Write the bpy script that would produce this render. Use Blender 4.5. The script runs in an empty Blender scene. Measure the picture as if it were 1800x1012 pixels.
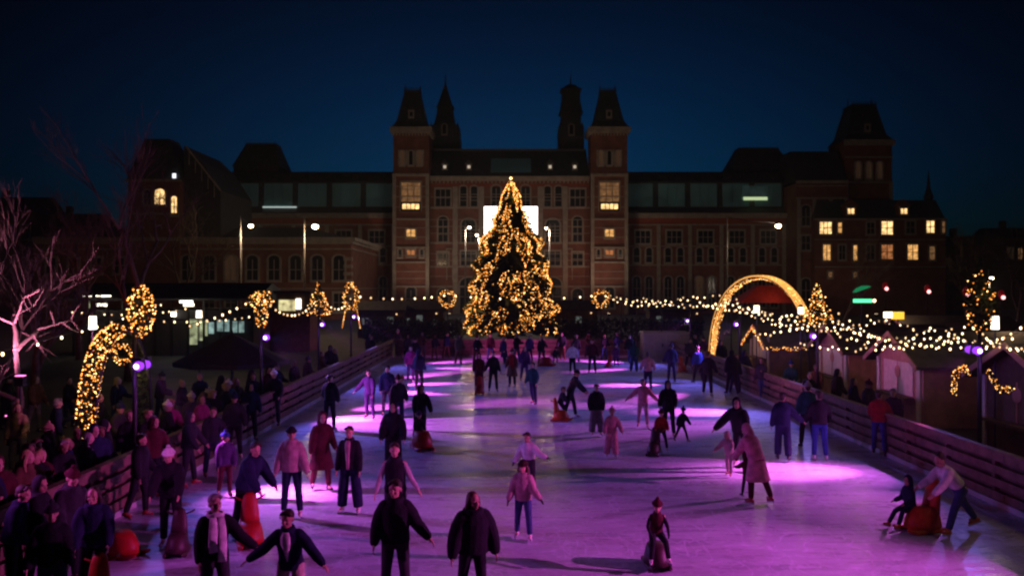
import bpy, math, random
from math import sin, cos, pi, radians, sqrt
from mathutils import Vector, Matrix, noise
R = random.Random(7)
S = bpy.context.scene
C = S.collection
HZ, F, CAMZ = 506.0, 1500.0, 4.6            # horizon row, focal length (px of the photo), eye height

def W(px, row, Y):                          # the point at distance Y seen at a place of the photo
    return Vector(((px-900)/F*Y, Y, CAMZ-(row-HZ)*Y/F))
def GX(px, Y): return (px-900)/F*Y
def ZR(row, Y): return CAMZ-(row-HZ)*Y/F
def YF(row): return F*CAMZ/(row-HZ)         # distance of a foot standing at a row

# ---------------------------------------------------------------- materials
MATS = {}
def lin(c):
    return tuple((v/12.92 if v <= .04045 else ((v+.055)/1.055)**2.4) for v in c)
def mat(name, col, rough=.8, metal=0., var=.25, scale=6., bump=0., bscale=40., spec=.4, coat=0.):
    if name in MATS: return MATS[name]
    m = bpy.data.materials.new(name); m.use_nodes = True
    nt = m.node_tree; N = nt.nodes; L = nt.links
    b = N['Principled BSDF']
    b.inputs['Roughness'].default_value = rough
    b.inputs['Metallic'].default_value = metal
    b.inputs['Specular IOR Level'].default_value = spec
    if coat: b.inputs['Coat Weight'].default_value = coat
    tc = N.new('ShaderNodeTexCoord')
    n = N.new('ShaderNodeTexNoise'); n.inputs['Scale'].default_value = scale
    n.inputs['Detail'].default_value = 5
    L.new(tc.outputs['Object'], n.inputs['Vector'])
    r = N.new('ShaderNodeMapRange')
    r.inputs[1].default_value = .25; r.inputs[2].default_value = .75
    r.inputs[3].default_value = 1-var; r.inputs[4].default_value = 1+var
    L.new(n.outputs['Fac'], r.inputs[0])
    mx = N.new('ShaderNodeVectorMath'); mx.operation = 'SCALE'
    mx.inputs[0].default_value = col[:3]
    L.new(r.outputs[0], mx.inputs['Scale'])
    L.new(mx.outputs[0], b.inputs['Base Color'])
    if bump:
        n2 = N.new('ShaderNodeTexNoise'); n2.inputs['Scale'].default_value = bscale; n2.inputs['Detail'].default_value = 3
        L.new(tc.outputs['Object'], n2.inputs['Vector'])
        bp = N.new('ShaderNodeBump'); bp.inputs['Strength'].default_value = bump; bp.inputs['Distance'].default_value = .02
        L.new(n2.outputs['Fac'], bp.inputs['Height']); L.new(bp.outputs[0], b.inputs['Normal'])
    MATS[name] = m
    return m
def emit(name, col, strength, sample=False):
    if name in MATS: return MATS[name]
    m = bpy.data.materials.new(name); m.use_nodes = True
    b = m.node_tree.nodes['Principled BSDF']
    b.inputs['Base Color'].default_value = (*[min(.8, c*.5) for c in col], 1)
    b.inputs['Emission Color'].default_value = (*col, 1)
    b.inputs['Emission Strength'].default_value = strength
    if not sample: m.cycles.emission_sampling = 'NONE'
    MATS[name] = m
    return m
def lit_pane(name, col, strength, scale=1.6):
    """a window lit from within: uneven, the glow varied by noise"""
    if name in MATS: return MATS[name]
    m = emit(name, col, strength)
    nt = m.node_tree; N = nt.nodes; L = nt.links; b = N['Principled BSDF']
    tc = N.new('ShaderNodeTexCoord')
    n = N.new('ShaderNodeTexNoise'); n.inputs['Scale'].default_value = scale; n.inputs['Detail'].default_value = 4
    L.new(tc.outputs['Object'], n.inputs['Vector'])
    r = N.new('ShaderNodeMapRange'); r.inputs[1].default_value = .3; r.inputs[2].default_value = .7
    r.inputs[3].default_value = strength*.2; r.inputs[4].default_value = strength*1.7
    L.new(n.outputs['Fac'], r.inputs[0]); L.new(r.outputs[0], b.inputs['Emission Strength'])
    return m
CLOTH = {
 'black': (.012,.012,.016), 'navy': (.012,.018,.05), 'charcoal': (.03,.03,.035), 'grey': (.16,.15,.15),
 'pale grey': (.42,.39,.38), 'white': (.72,.70,.68), 'cream': (.6,.52,.4), 'maroon': (.06,.008,.014),
 'red': (.3,.015,.015), 'pink': (.62,.24,.30), 'dusty pink': (.42,.27,.27), 'magenta': (.3,.02,.14), 'purple': (.06,.025,.1),
 'blue': (.02,.05,.22), 'denim': (.04,.07,.16), 'brown': (.11,.055,.03), 'olive': (.06,.06,.03), 'teal': (.02,.08,.09),
 'orange': (.6,.14,.02), 'tan': (.32,.2,.12), 'dark brown': (.035,.02,.012), 'blond': (.4,.27,.12), 'hair grey': (.22,.2,.19)}
def cloth(c): return mat('cloth_'+c.replace(' ', '_'), CLOTH[c], .88, var=.35, scale=9, bump=.5, bscale=22, spec=.2)
def hairm(c): return mat('hair_'+c.replace(' ', '_'), CLOTH[c], .6, var=.45, scale=60, bump=.4, bscale=120)
SKINS = [(.48,.27,.19), (.42,.23,.15), (.55,.33,.25), (.2,.1,.06)]
def skin(i): return mat('skin_%d' % i, SKINS[i % 4], .55, var=.12, scale=20)

# ---------------------------------------------------------------- meshes
class MB:
    def __init__(s): s.v = []; s.f = []
    def quad(s, a, b, c, d):
        i = len(s.v); s.v += [tuple(a), tuple(b), tuple(c), tuple(d)]; s.f.append((i, i+1, i+2, i+3))
    def tri(s, a, b, c):
        i = len(s.v); s.v += [tuple(a), tuple(b), tuple(c)]; s.f.append((i, i+1, i+2))
    def box(s, x0, y0, z0, x1, y1, z1):
        i = len(s.v)
        s.v += [(x0,y0,z0),(x1,y0,z0),(x1,y1,z0),(x0,y1,z0),(x0,y0,z1),(x1,y0,z1),(x1,y1,z1),(x0,y1,z1)]
        s.f += [tuple(i+k for k in q) for q in ((3,2,1,0),(4,5,6,7),(0,1,5,4),(1,2,6,5),(2,3,7,6),(3,0,4,7))]
    def frustum(s, x0, y0, x1, y1, z0, X0, Y0, X1, Y1, z1):
        i = len(s.v)
        s.v += [(x0,y0,z0),(x1,y0,z0),(x1,y1,z0),(x0,y1,z0),(X0,Y0,z1),(X1,Y0,z1),(X1,Y1,z1),(X0,Y1,z1)]
        s.f += [tuple(i+k for k in q) for q in ((3,2,1,0),(4,5,6,7),(0,1,5,4),(1,2,6,5),(2,3,7,6),(3,0,4,7))]
    def prism(s, pts, y0, y1):               # (x, z) outline pushed from y0 to y1
        i = len(s.v); n = len(pts)
        s.v += [(x, y0, z) for x, z in pts] + [(x, y1, z) for x, z in pts]
        s.f.append(tuple(range(i, i+n))); s.f.append(tuple(range(i+2*n-1, i+n-1, -1)))
        for k in range(n): s.f.append((i+k, i+n+k, i+n+(k+1) % n, i+(k+1) % n))
    def prismx(s, pts, x0, x1):              # (y, z) outline pushed from x0 to x1
        i = len(s.v); n = len(pts)
        s.v += [(x0, y, z) for y, z in pts] + [(x1, y, z) for y, z in pts]
        s.f.append(tuple(range(i, i+n))); s.f.append(tuple(range(i+2*n-1, i+n-1, -1)))
        for k in range(n): s.f.append((i+k, i+n+k, i+n+(k+1) % n, i+(k+1) % n))
    def loft(s, rings):
        i = len(s.v); n = len(rings[0])
        for r in rings: s.v += [tuple(p) for p in r]
        for a in range(len(rings)-1):
            for k in range(n):
                s.f.append((i+a*n+k, i+a*n+(k+1) % n, i+(a+1)*n+(k+1) % n, i+(a+1)*n+k))
        s.f.append(tuple(range(i+n-1, i-1, -1)))
        j = i+(len(rings)-1)*n; s.f.append(tuple(range(j, j+n)))
    def tube(s, pts, rads, n=8, flat=1., ref=None, round_ends=False):
        pts = [Vector(p) for p in pts]
        if not hasattr(rads, '__len__'): rads = [rads]*len(pts)
        rads = list(rads)
        if round_ends:
            d0 = (pts[0]-pts[1]).normalized(); d1 = (pts[-1]-pts[-2]).normalized(); r0, r1 = rads[0], rads[-1]
            pts = [pts[0]+d0*r0*.85, pts[0]+d0*r0*.5]+pts+[pts[-1]+d1*r1*.5, pts[-1]+d1*r1*.85]
            rads = [r0*.35, r0*.82]+rads+[r1*.82, r1*.35]
        rings = []; u = None
        for k, p in enumerate(pts):
            d = (pts[min(k+1, len(pts)-1)]-pts[max(k-1, 0)])
            d = d.normalized() if d.length > 1e-9 else Vector((0,0,1))
            if u is None:
                u = Vector(ref) if ref else (Vector((1,0,0)) if abs(d.x) < .8 else Vector((0,1,0)))
            u = (u-d*u.dot(d)); u = u.normalized() if u.length > 1e-6 else d.orthogonal().normalized()
            w = d.cross(u); r = rads[k]
            rings.append([p+u*(cos(2*pi*q/n)*r)+w*(sin(2*pi*q/n)*r*flat) for q in range(n)])
        s.loft(rings)
    def ell(s, c, r, M=None, nu=12, nv=8):
        c = Vector(c); M = M or Matrix.Identity(3); i = len(s.v)
        P = lambda x, y, z: tuple(c+M @ Vector((x*r[0], y*r[1], z*r[2])))
        s.v.append(P(0,0,-1))
        for a in range(1, nv):
            t = -pi/2+pi*a/nv
            for k in range(nu): s.v.append(P(cos(t)*cos(2*pi*k/nu), cos(t)*sin(2*pi*k/nu), sin(t)))
        s.v.append(P(0,0,1)); top = len(s.v)-1
        for k in range(nu):
            k2 = (k+1) % nu
            s.f.append((i, i+1+k2, i+1+k))
            for a in range(nv-2):
                b = i+1+a*nu; s.f.append((b+k, b+k2, b+nu+k2, b+nu+k))
            b = i+1+(nv-2)*nu; s.f.append((b+k, b+k2, top))
    def octa(s, c, r):
        i = len(s.v); x, y, z = c
        s.v += [(x+r,y,z),(x-r,y,z),(x,y+r,z),(x,y-r,z),(x,y,z+r),(x,y,z-r)]
        s.f += [(i,i+2,i+4),(i+2,i+1,i+4),(i+1,i+3,i+4),(i+3,i,i+4),(i+2,i,i+5),(i+1,i+2,i+5),(i+3,i+1,i+5),(i,i+3,i+5)]
    def mesh(s, name, smooth=False):
        m = bpy.data.meshes.new(name); m.from_pydata(s.v, [], s.f)
        if smooth: m.polygons.foreach_set('use_smooth', [True]*len(m.polygons))
        m.update(); return m
def link(o, parent=None):
    C.objects.link(o)
    if parent is not None: o.parent = parent
    return o
def obj(name, mb, m, parent=None, smooth=False, loc=None, rz=0, world=False):
    me = mb if isinstance(mb, bpy.types.Mesh) else mb.mesh(name, smooth)
    if m is not None and not me.materials: me.materials.append(m)
    o = bpy.data.objects.new(name, me)
    link(o, parent)
    if world and parent is not None:         # mesh given in world coordinates under a root that is moved only
        p = parent; t = Vector()
        while p is not None: t += p.location; p = p.parent
        o.location = -t
    if loc is not None: o.location = loc
    o.rotation_euler.z = rz
    return o
def wl(parent, p):                           # a world place as a child's location
    t = Vector(); q = parent
    while q is not None: t += q.location; q = q.parent
    return Vector(p)-t
def tag(o, label, cat, group=None, kind=None):
    if label: o['label'] = label
    if cat: o['category'] = cat
    if group: o['group'] = group
    if kind: o['kind'] = kind
    return o
def thing(name, loc, label, cat, group=None, rz=0):
    o = bpy.data.objects.new(name, None); o.empty_display_size = .2; C.objects.link(o)
    o.location = loc; o.rotation_euler.z = rz
    return tag(o, label, cat, group)
def structure(name, mb, m, smooth=False):
    return tag(obj(name, mb, m, smooth=smooth), None, None, kind='structure')
def spot(parent, pos, target, power, col, angle=110, blend=.9, rad=.08, name='beam'):
    l = bpy.data.lights.new(name, 'SPOT'); l.energy = power; l.color = col
    l.spot_size = radians(angle); l.spot_blend = blend; l.shadow_soft_size = rad
    o = bpy.data.objects.new(name, l); C.objects.link(o)
    o.location = pos; o.rotation_euler = (Vector(target)-Vector(pos)).to_track_quat('-Z', 'Y').to_euler()
    return o
def point(pos, power, col, rad=.12, name='lamp_glow'):
    l = bpy.data.lights.new(name, 'POINT'); l.energy = power; l.color = col; l.shadow_soft_size = rad
    o = bpy.data.objects.new(name, l); C.objects.link(o); o.location = pos
    return o

WARM = (1., .62, .28); GOLD = (1., .5, .13); PURP = (.5, .16, 1.); PINK = (.92, .22, 1.)
M_bulb = emit('bulb_light', (1., .70, .38), 4.5)
M_bulb_dim = emit('bulb_light_dim', (1., .62, .3), 1.7)
M_gold = emit('fairy_light', (1., .37, .06), 3.0)
M_amber = emit('fairy_light_amber', (1., .27, .03), 1.5)
M_gold2 = emit('fairy_light_pale', (1., .56, .19), 4.6)
M_lens = emit('flood_lens', (.72, .42, 1.), 9.); M_halo = emit('flood_halo', (.38, .05, 1.), 1.2)
M_pole = mat('dark_metal', (.05,.05,.055), .5, .8)
M_needle = mat('needles', (.04,.065,.025), .7, var=.5, scale=3)
M_leaf = mat('garland_green', (.016,.028,.012), .7, var=.5, scale=8)
M_cable = mat('cable', (.02,.02,.02), .7)
M_brick = mat('brick', (.26,.098,.068), .9, var=.3, scale=.7, bump=.3, bscale=6)
M_stone = mat('sandstone', (.42,.34,.28), .85, var=.25, scale=1.2)
M_slate = mat('slate', (.06,.068,.075), .6, var=.35, scale=1.5, bump=.3, bscale=9)
M_glass = mat('dark_glass', (.02,.025,.03), .12, var=.2, spec=.6)
M_skyglass = lit_pane('roof_glass', (.28,.62,.62), .0065, .35)  # faint teal glow put into the glass to brighten it
M_wood = mat('planks', (.16,.09,.06), .75, var=.5, scale=3.5, bump=.4, bscale=30)
M_dwood = mat('dark_planks', (.12,.07,.045), .8, var=.35, scale=3, bump=.4, bscale=25)
M_kick = mat('kick_board', (.45,.42,.42), .6, var=.25, scale=2)
# ---------------------------------------------------------------- camera, sky, ground
cam = bpy.data.cameras.new('camera'); cam.sensor_width = 36; cam.lens = 30; cam.clip_end = 3000; cam.clip_start = .1
co = bpy.data.objects.new('camera', cam); C.objects.link(co)
co.location = (0, 0, CAMZ); co.rotation_euler = (pi/2, 0, 0); S.camera = co
S.view_settings.view_transform = 'Standard'; S.view_settings.look = 'None'
S.view_settings.exposure = 0; S.view_settings.gamma = 1
S.render.engine = 'CYCLES'
S.cycles.use_denoising = True; S.cycles.sample_clamp_indirect = 1.5; S.cycles.max_bounces = 5
S.cycles.diffuse_bounces = 2; S.cycles.glossy_bounces = 2; S.cycles.caustics_reflective = False; S.cycles.caustics_refractive = False
S.cycles.filter_width = 2.3
S.cycles.use_light_tree = True
w = bpy.data.worlds.new('World'); S.world = w; w.use_nodes = True
nt = w.node_tree; N = nt.nodes; L = nt.links
sky = N.new('ShaderNodeTexSky'); sky.sky_type = 'NISHITA'; sky.sun_disc = False
sky.sun_elevation = radians(-3.2); sky.sun_rotation = radians(0); sky.altitude = 0
sky.air_density = 1.; sky.dust_density = .3; sky.ozone_density = 6.
tint = N.new('ShaderNodeVectorMath'); tint.operation = 'MULTIPLY'; tint.inputs[1].default_value = (.0, 4.5, 2.75)
L.new(sky.outputs[0], tint.inputs[0])
tcw = N.new('ShaderNodeTexCoord'); sx = N.new('ShaderNodeSeparateXYZ'); L.new(tcw.outputs['Generated'], sx.inputs[0])
def ramp(sock, a, b, c, d):
    r = N.new('ShaderNodeMapRange'); r.interpolation_type = 'SMOOTHSTEP'
    for i, v in zip((1,2,3,4), (a,b,c,d)): r.inputs[i].default_value = v
    L.new(sock, r.inputs[0]); return r.outputs[0]
ab = N.new('ShaderNodeMath'); ab.operation = 'ABSOLUTE'; L.new(sx.outputs['X'], ab.inputs[0])
fm = N.new('ShaderNodeMath'); fm.operation = 'MULTIPLY'
L.new(ramp(sx.outputs['Z'], .10, .40, 1.12, .28), fm.inputs[0]); L.new(ramp(ab.outputs[0], .05, .60, 1., .17), fm.inputs[1])   # the afterglow fades upwards and to both sides
glow = N.new('ShaderNodeVectorMath'); glow.operation = 'SCALE'; L.new(tint.outputs[0], glow.inputs[0]); L.new(fm.outputs[0], glow.inputs['Scale'])
L.new(glow.outputs[0], N['Background'].inputs['Color'])
N['Background'].inputs['Strength'].default_value = .11
sun = bpy.data.lights.new('dusk_sun', 'SUN'); sun.energy = .004; sun.angle = radians(20); sun.color = (.5,.65,1)
so = bpy.data.objects.new('dusk_sun', sun); C.objects.link(so); so.rotation_euler = (radians(50), 0, 0)

g = MB(); g.quad((-900,-60,0),(900,-60,0),(900,1800,0),(-900,1800,0))
structure('ground', g, mat('paving', (.075,.07,.066), .75, var=.4, scale=.8, bump=.3, bscale=5))
XL, XR, YN, YE = -7.9, 10.2, 1.0, 56.5
ICE = mat('ice', (.5,.53,.64), .3, var=.06, scale=.25, spec=.22)
nt = ICE.node_tree; N = nt.nodes; L = nt.links; b = N['Principled BSDF']
tc = N.new('ShaderNodeTexCoord')
acc = None                                   # snow dust and blade tracks: curved scratches
base = [n for n in N if n.type == 'VECT_MATH'][0]
wv = N.new('ShaderNodeTexNoise'); wv.inputs['Scale'].default_value = .55; wv.inputs['Detail'].default_value = 9; wv.inputs['Roughness'].default_value = .7
wv.inputs['Distortion'].default_value = 2.5
L.new(tc.outputs['Object'], wv.inputs['Vector'])
mp = N.new('ShaderNodeMapping'); mp.inputs['Scale'].default_value = (.35, 2.2, 1); mp.inputs['Rotation'].default_value = (0,0,.25)
L.new(tc.outputs['Object'], mp.inputs['Vector'])
w2 = N.new('ShaderNodeTexNoise'); w2.inputs['Scale'].default_value = 1.2; w2.inputs['Detail'].default_value = 8; w2.inputs['Distortion'].default_value = 1.5
L.new(mp.outputs[0], w2.inputs['Vector'])
m1 = N.new('ShaderNodeMath'); m1.operation = 'ADD'; L.new(wv.outputs['Fac'], m1.inputs[0]); L.new(w2.outputs['Fac'], m1.inputs[1])
rr = N.new('ShaderNodeMapRange'); rr.inputs[1].default_value = .7; rr.inputs[2].default_value = 1.3; rr.inputs[3].default_value = .8; rr.inputs[4].default_value = 1.15
L.new(m1.outputs[0], rr.inputs[0])
trk = None                                   # skate tracks: thin curved lines where a warped noise crosses its middle
for scl, rot, st, wd in ((.55,.3,(1,1,1),.005), (.9,1.1,(.5,1.4,1),.007), (1.7,-.5,(1.3,.5,1),.012), (3.1,.2,(.35,1.6,1),.018)):
    mm_ = N.new('ShaderNodeMapping'); mm_.inputs['Rotation'].default_value = (0,0,rot); mm_.inputs['Scale'].default_value = st; L.new(tc.outputs['Object'], mm_.inputs['Vector'])
    nn = N.new('ShaderNodeTexNoise'); nn.inputs['Scale'].default_value = scl; nn.inputs['Detail'].default_value = 1.5; nn.inputs['Distortion'].default_value = .8; L.new(mm_.outputs[0], nn.inputs['Vector'])
    sb = N.new('ShaderNodeMath'); sb.operation = 'SUBTRACT'; sb.inputs[1].default_value = .5; L.new(nn.outputs['Fac'], sb.inputs[0])
    aa = N.new('ShaderNodeMath'); aa.operation = 'ABSOLUTE'; L.new(sb.outputs[0], aa.inputs[0])
    r3 = N.new('ShaderNodeMapRange'); r3.inputs[1].default_value = 0; r3.inputs[2].default_value = wd; r3.inputs[3].default_value = 1; r3.inputs[4].default_value = 0; L.new(aa.outputs[0], r3.inputs[0])
    if trk is None: trk = r3.outputs[0]
    else:
        ad = N.new('ShaderNodeMath'); ad.operation = 'MAXIMUM'; L.new(trk, ad.inputs[0]); L.new(r3.outputs[0], ad.inputs[1]); trk = ad.outputs[0]
sp = N.new('ShaderNodeTexNoise'); sp.inputs['Scale'].default_value = 9; sp.inputs['Detail'].default_value = 6; L.new(tc.outputs['Object'], sp.inputs['Vector'])   # scraped snow
r4 = N.new('ShaderNodeMapRange'); r4.inputs[1].default_value = .52; r4.inputs[2].default_value = .68; r4.inputs[3].default_value = 0; r4.inputs[4].default_value = .16; L.new(sp.outputs['Fac'], r4.inputs[0])
k1 = N.new('ShaderNodeMath'); k1.operation = 'MULTIPLY_ADD'; L.new(trk, k1.inputs[0]); k1.inputs[1].default_value = .36; L.new(rr.outputs[0], k1.inputs[2])
k2 = N.new('ShaderNodeMath'); k2.operation = 'ADD'; L.new(k1.outputs[0], k2.inputs[0]); L.new(r4.outputs[0], k2.inputs[1])
sc = N.new('ShaderNodeVectorMath'); sc.operation = 'SCALE'; L.new(base.outputs[0], sc.inputs[0]); L.new(k2.outputs[0], sc.inputs['Scale'])
L.new(sc.outputs[0], b.inputs['Base Color'])
r2 = N.new('ShaderNodeMapRange'); r2.inputs[1].default_value = .7; r2.inputs[2].default_value = 1.3; r2.inputs[3].default_value = .17; r2.inputs[4].default_value = .46
L.new(m1.outputs[0], r2.inputs[0])
k3 = N.new('ShaderNodeMath'); k3.operation = 'MULTIPLY_ADD'; L.new(trk, k3.inputs[0]); k3.inputs[1].default_value = .25; L.new(r2.outputs[0], k3.inputs[2]); L.new(k3.outputs[0], b.inputs['Roughness'])
k4 = N.new('ShaderNodeMath'); k4.operation = 'SUBTRACT'; L.new(m1.outputs[0], k4.inputs[0]); L.new(trk, k4.inputs[1])
bp = N.new('ShaderNodeBump'); bp.inputs['Strength'].default_value = .12; bp.inputs['Distance'].default_value = .02
L.new(k4.outputs[0], bp.inputs['Height']); L.new(bp.outputs[0], b.inputs['Normal'])
g = MB(); g.quad((XL,YN,.03),(XR,YN,.03),(XR,YE,.03),(XL,YE,.03)); structure('ice', g, ICE)

# ---------------------------------------------------------------- rink barriers
def barrier(label, p0, p1, step=2.0):
    p0, p1 = Vector((*p0, 0)), Vector((*p1, 0)); d = (p1-p0); Ln = d.length; d.normalize()
    rz = math.atan2(d.y, d.x)
    t = thing('rink_barrier', p0, label, 'barrier', rz=rz)
    for k, z in enumerate((.16, .43, .70, .97)):
        m = MB(); n = int(Ln/4)+1
        for q in range(n):                   # boards butted end to end with small steps
            a, b_ = q*Ln/n+.006, (q+1)*Ln/n-.006; j = R.uniform(-.006, .006)
            m.box(a, -.02+j, z, b_, .02+j, z+.17)
        obj('rail', m, M_wood, t)
    m = MB(); m.box(0, -.09, 1.16, Ln, .075, 1.205); obj('top_rail', m, M_wood, t)
    m = MB(); m.box(0, -.05, 0.031, Ln, -.022, .15); obj('kick_board', m, M_kick, t)
    m = MB(); m.box(0, .132, .02, Ln, .15, 1.13); obj('light_stop', m, M_dwood, t)  # added board that stops lamp light leaking between the slats
    k = int(Ln/step); me = None
    for q in range(k+1):
        if me is None:
            m = MB(); m.box(-.05, .023, 0, .05, .13, 1.158); me = m.mesh('post'); me.materials.append(M_wood)
        obj('post', me, None, t, loc=(min(max(q*Ln/k, .05), Ln-.05), 0, 0))
    return t
barrier('slatted wooden rink barrier running past the parasol and the lit arbour', (XL, 6.), (XL, YE))
barrier('slatted wooden rink barrier running past the market huts', (XR, YE), (XR, 6.))
barrier('slatted wooden barrier across the far end under the christmas tree', (XL+.15, YE+.02), (8.3, YE+.02))
# white cabin at the far corner of the rink
t = thing('rink_cabin', (9.85, 55.2, 0), 'pale low box cabin standing at the far corner of the ice', 'cabin')
m = MB(); m.box(-1.45, -.7, .031, 1.45, .7, 1.72); obj('cabin_body', m, mat('cabin_panel', (.5,.47,.5), .5, var=.1), t)
m = MB(); m.frustum(-1.52,-.77,1.52,.77,1.722,-1.45,-.7,1.45,.7,1.8); obj('roof', m, M_kick, t)
for x in (-.72, .72):
    m = MB(); m.box(x-.66, -.73, .12, x+.66, -.702, 1.62); o = obj('door', m, mat('cabin_door', (.42,.39,.42), .5, var=.15), t)
    m = MB(); m.box(x+.45, -.77, .85, x+.52, -.732, 1.05); obj('handle', m, M_pole, o)

# ---------------------------------------------------------------- christmas tree
def fir_r(h):                                 # outline of the crown: full below, drawn in to a point
    T = ((0,1.),(.14,.96),(.45,.80),(.58,.67),(.655,.54),(.715,.42),(.8,.29),(.9,.17),(1.,.0))
    for (a, p), (c, q) in zip(T, T[1:]):
        if h <= c: return p+(q-p)*(h-a)/(c-a)
    return 0.
def fir(x, y, z0, H, Rb, nb, label):
    t = thing('christmas_tree', (x, y, 0), label, 'christmas tree')
    m = MB(); m.tube([(0,0,0),(0,0,z0+H*.5),(0,0,z0+H*.98)], [.28,.16,.03], 8); obj('trunk', m, mat('bark', (.06,.04,.03), .9), t, True)
    m = MB(); tips = []
    for k in range(nb):
        u = (k+.5)/nb; h = 1-(1-u)**.62      # more branches low down
        tier = 1+.08*sin(h*44)
        rr = Rb*fir_r(h)*R.uniform(.82, 1.06)*tier+.08
        a = k*2.399963+R.uniform(-.3,.3); z = z0+H*h
        da = Vector((cos(a), sin(a), 0)); sd = Vector((-sin(a), cos(a), 0))
        p0 = Vector((0,0,z+.28*rr)); p1 = da*rr+Vector((0,0,z-.05*rr+R.uniform(-.1,.1)))
        nsp = max(4, int(rr*5.5))
        for q in range(nsp):
            f = .15+.85*(q+R.random()*.8)/nsp
            p = p0.lerp(p1, min(f,1)); wd = (.10+.34*rr*.28)*(1.15-f*.7)+.08
            for sgn in (-1, 1):
                tip = p+sd*sgn*wd*R.uniform(.8,1.3)+da*wd*.8+Vector((0,0,R.uniform(-.16,.05)))
                up = Vector((0,0,.07+.05*R.random()))
                m.tri(p-da*.07, tip, p+da*.09+up)
                m.tri(p-da*.05+up, tip+up*.4, p+da*.10-up)
            if f > .3: tips.append((p+Vector((0,0,.06)), f))
        m.tri(p0, p1+sd*.05, p1-sd*.05+Vector((0,0,.06)))
        tips.append((p1, 1.))
    obj('crown', m, M_needle, t)
    # strands of light: wavy lines run down the crown from the top
    L_ = []
    for sdn in range(120):
        a0 = sdn/120*2*pi; ph = R.uniform(0, 6); n = 110
        for q in range(n):
            h = .985-(q+R.random())/n*.97
            a = a0+.22*sin(h*9+ph)+.10*sin(h*31+ph*2)
            if noise.noise(Vector((cos(a)*2.6+5.3, sin(a)*2.6+1.7, h*7.5))) < -.17: continue
            r0 = Rb*fir_r(h)*(1+.08*sin(h*44))*(.95+.2*noise.noise(Vector((cos(a)*4, sin(a)*4, h*9))))+.1
            if R.random() < .1+h*.35: continue
            L_.append(Vector((cos(a)*r0, sin(a)*r0, z0+H*h-.05*r0+R.uniform(-.09,.09))))
    for _ in range(1100):
        p, f = R.choice(tips)
        if f > .75: L_.append(p+Vector((R.uniform(-.06,.06), R.uniform(-.06,.06), R.uniform(-.04,.06))))
    R.shuffle(L_)
    L_.sort(key=lambda p: p.y)
    front = [p for p in L_ if p.y < .2]; R.shuffle(front); hundred = set(id(p) for p in front[:100])
    bm = MB(); bm.octa((0,0,0), .055); bme = bm.mesh('bulb'); bme.materials.append(M_gold2)
    for p in front[:100]: obj('bulb', bme, None, t, loc=p)
    a, b2, c2 = MB(), MB(), MB()
    for p in L_:
        if id(p) in hundred: continue
        q = R.random(); (a if q < .45 else c2 if q < .82 else b2).octa(p, R.uniform(.024,.044))
    for mb_, mt_ in ((a, M_gold), (b2, M_gold2), (c2, M_amber)): tag(obj('fairy_lights', mb_, mt_, t), None, None, kind='stuff')
    star = MB(); star.octa((0,0,z0+H+.12), .14); star.octa((0,0,z0+H-.1), .09); obj('tree_top_light', star, M_gold2, t)
    # what the strands give off: small warm lamps on the strands themselves
    for _ in range(22):
        p = R.choice(front); q = p*1.08; q.z = p.z
        point(Vector((x,y,0))+q, 24, (1,.5,.16), .25, 'strand_glow')
    for _ in range(8):
        p = R.choice(L_); point(Vector((x,y,0))+Vector((p.x*.55,p.y*.55,p.z)), 30, (1,.45,.12), .3, 'strand_glow')
    return t
fir(GX(898,68), 68, 1.0, 12.2, 3.6, 1100, 'tall conical christmas tree covered in golden lights before the museum')
# low planter fence around its foot
# ---------------------------------------------------------------- museum
def facade_frame(w, h, arched=False, nx=2, nz=3):
    """stone surround with mullions, local x across, z up from the sill, front towards -y"""
    m = MB(); e = .28
    m.box(-w/2-e, -.22, -.35, w/2+e, -.002, 0.)                 # sill
    m.box(-w/2-e, -.16, 0, -w/2, -.002, h); m.box(w/2, -.16, 0, w/2+e, -.002, h)
    if arched:
        pts = [(-(w/2+e)*cos(pi*k/10), h+(w/2+e)*.75*sin(pi*k/10)) for k in range(11)]
        inn = [(-(w/2)*cos(pi*k/10), h+(w/2)*.75*sin(pi*k/10)) for k in range(11)]
        for k in range(10): m.prism([pts[k], pts[k+1], inn[k+1], inn[k]], -.16, -.002)
    else: m.box(-w/2-e, -.18, h, w/2+e, -.002, h+.35)
    for i in range(1, nx): x = -w/2+w*i/nx; m.box(x-.06, -.11, 0, x+.06, -.002, h)
    for j in range(1, nz): z = h*j/nz; m.box(-w/2, -.10, z-.05, w/2, -.003, z+.05)
    return m
def facade_pane(w, h, arched=False):
    m = MB(); m.box(-w/2, -.05, 0, w/2, .06, h)
    if arched:
        m.prism([(-(w/2)*cos(pi*k/10), h+(w/2)*.75*sin(pi*k/10)) for k in range(11)], -.049, .06)
    return m
FR = {}
def window(parent, x, y, z, w, h, pane=None, arched=False, nx=2, nz=3, frame=None):
    k = (round(w,2), round(h,2), arched, nx, nz)
    if k not in FR: FR[k] = (facade_frame(*k).mesh('window'), facade_pane(w, h, arched).mesh('pane'))
    o = bpy.data.objects.new('window', FR[k][0]); link(o, parent); o.location = wl(parent, (x, y, z))
    p = bpy.data.objects.new('pane', FR[k][1]); link(p, o)
    for ob, mm in ((o, frame or M_stone), (p, pane or M_glass)):
        if not ob.data.materials: ob.data.materials.append(None)
        ob.material_slots[0].link = 'OBJECT'; ob.material_slots[0].material = mm
    return o
G_lit = lit_pane('pane_gold', (1,.50,.15), .8); G_dim = lit_pane('pane_dim', (1,.5,.2), .13)
G_bright = lit_pane('pane_bright', (1,.62,.25), 1.5, 1.5); G_faint = lit_pane('pane_faint', (1,.6,.35), .012)
G_green = lit_pane('pane_green', (.75,.9,.45), .55); G_teal = lit_pane('pane_teal', (.3,.6,.6), .02)
G_orange = lit_pane('pane_orange', (1,.36,.12), .35)
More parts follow.
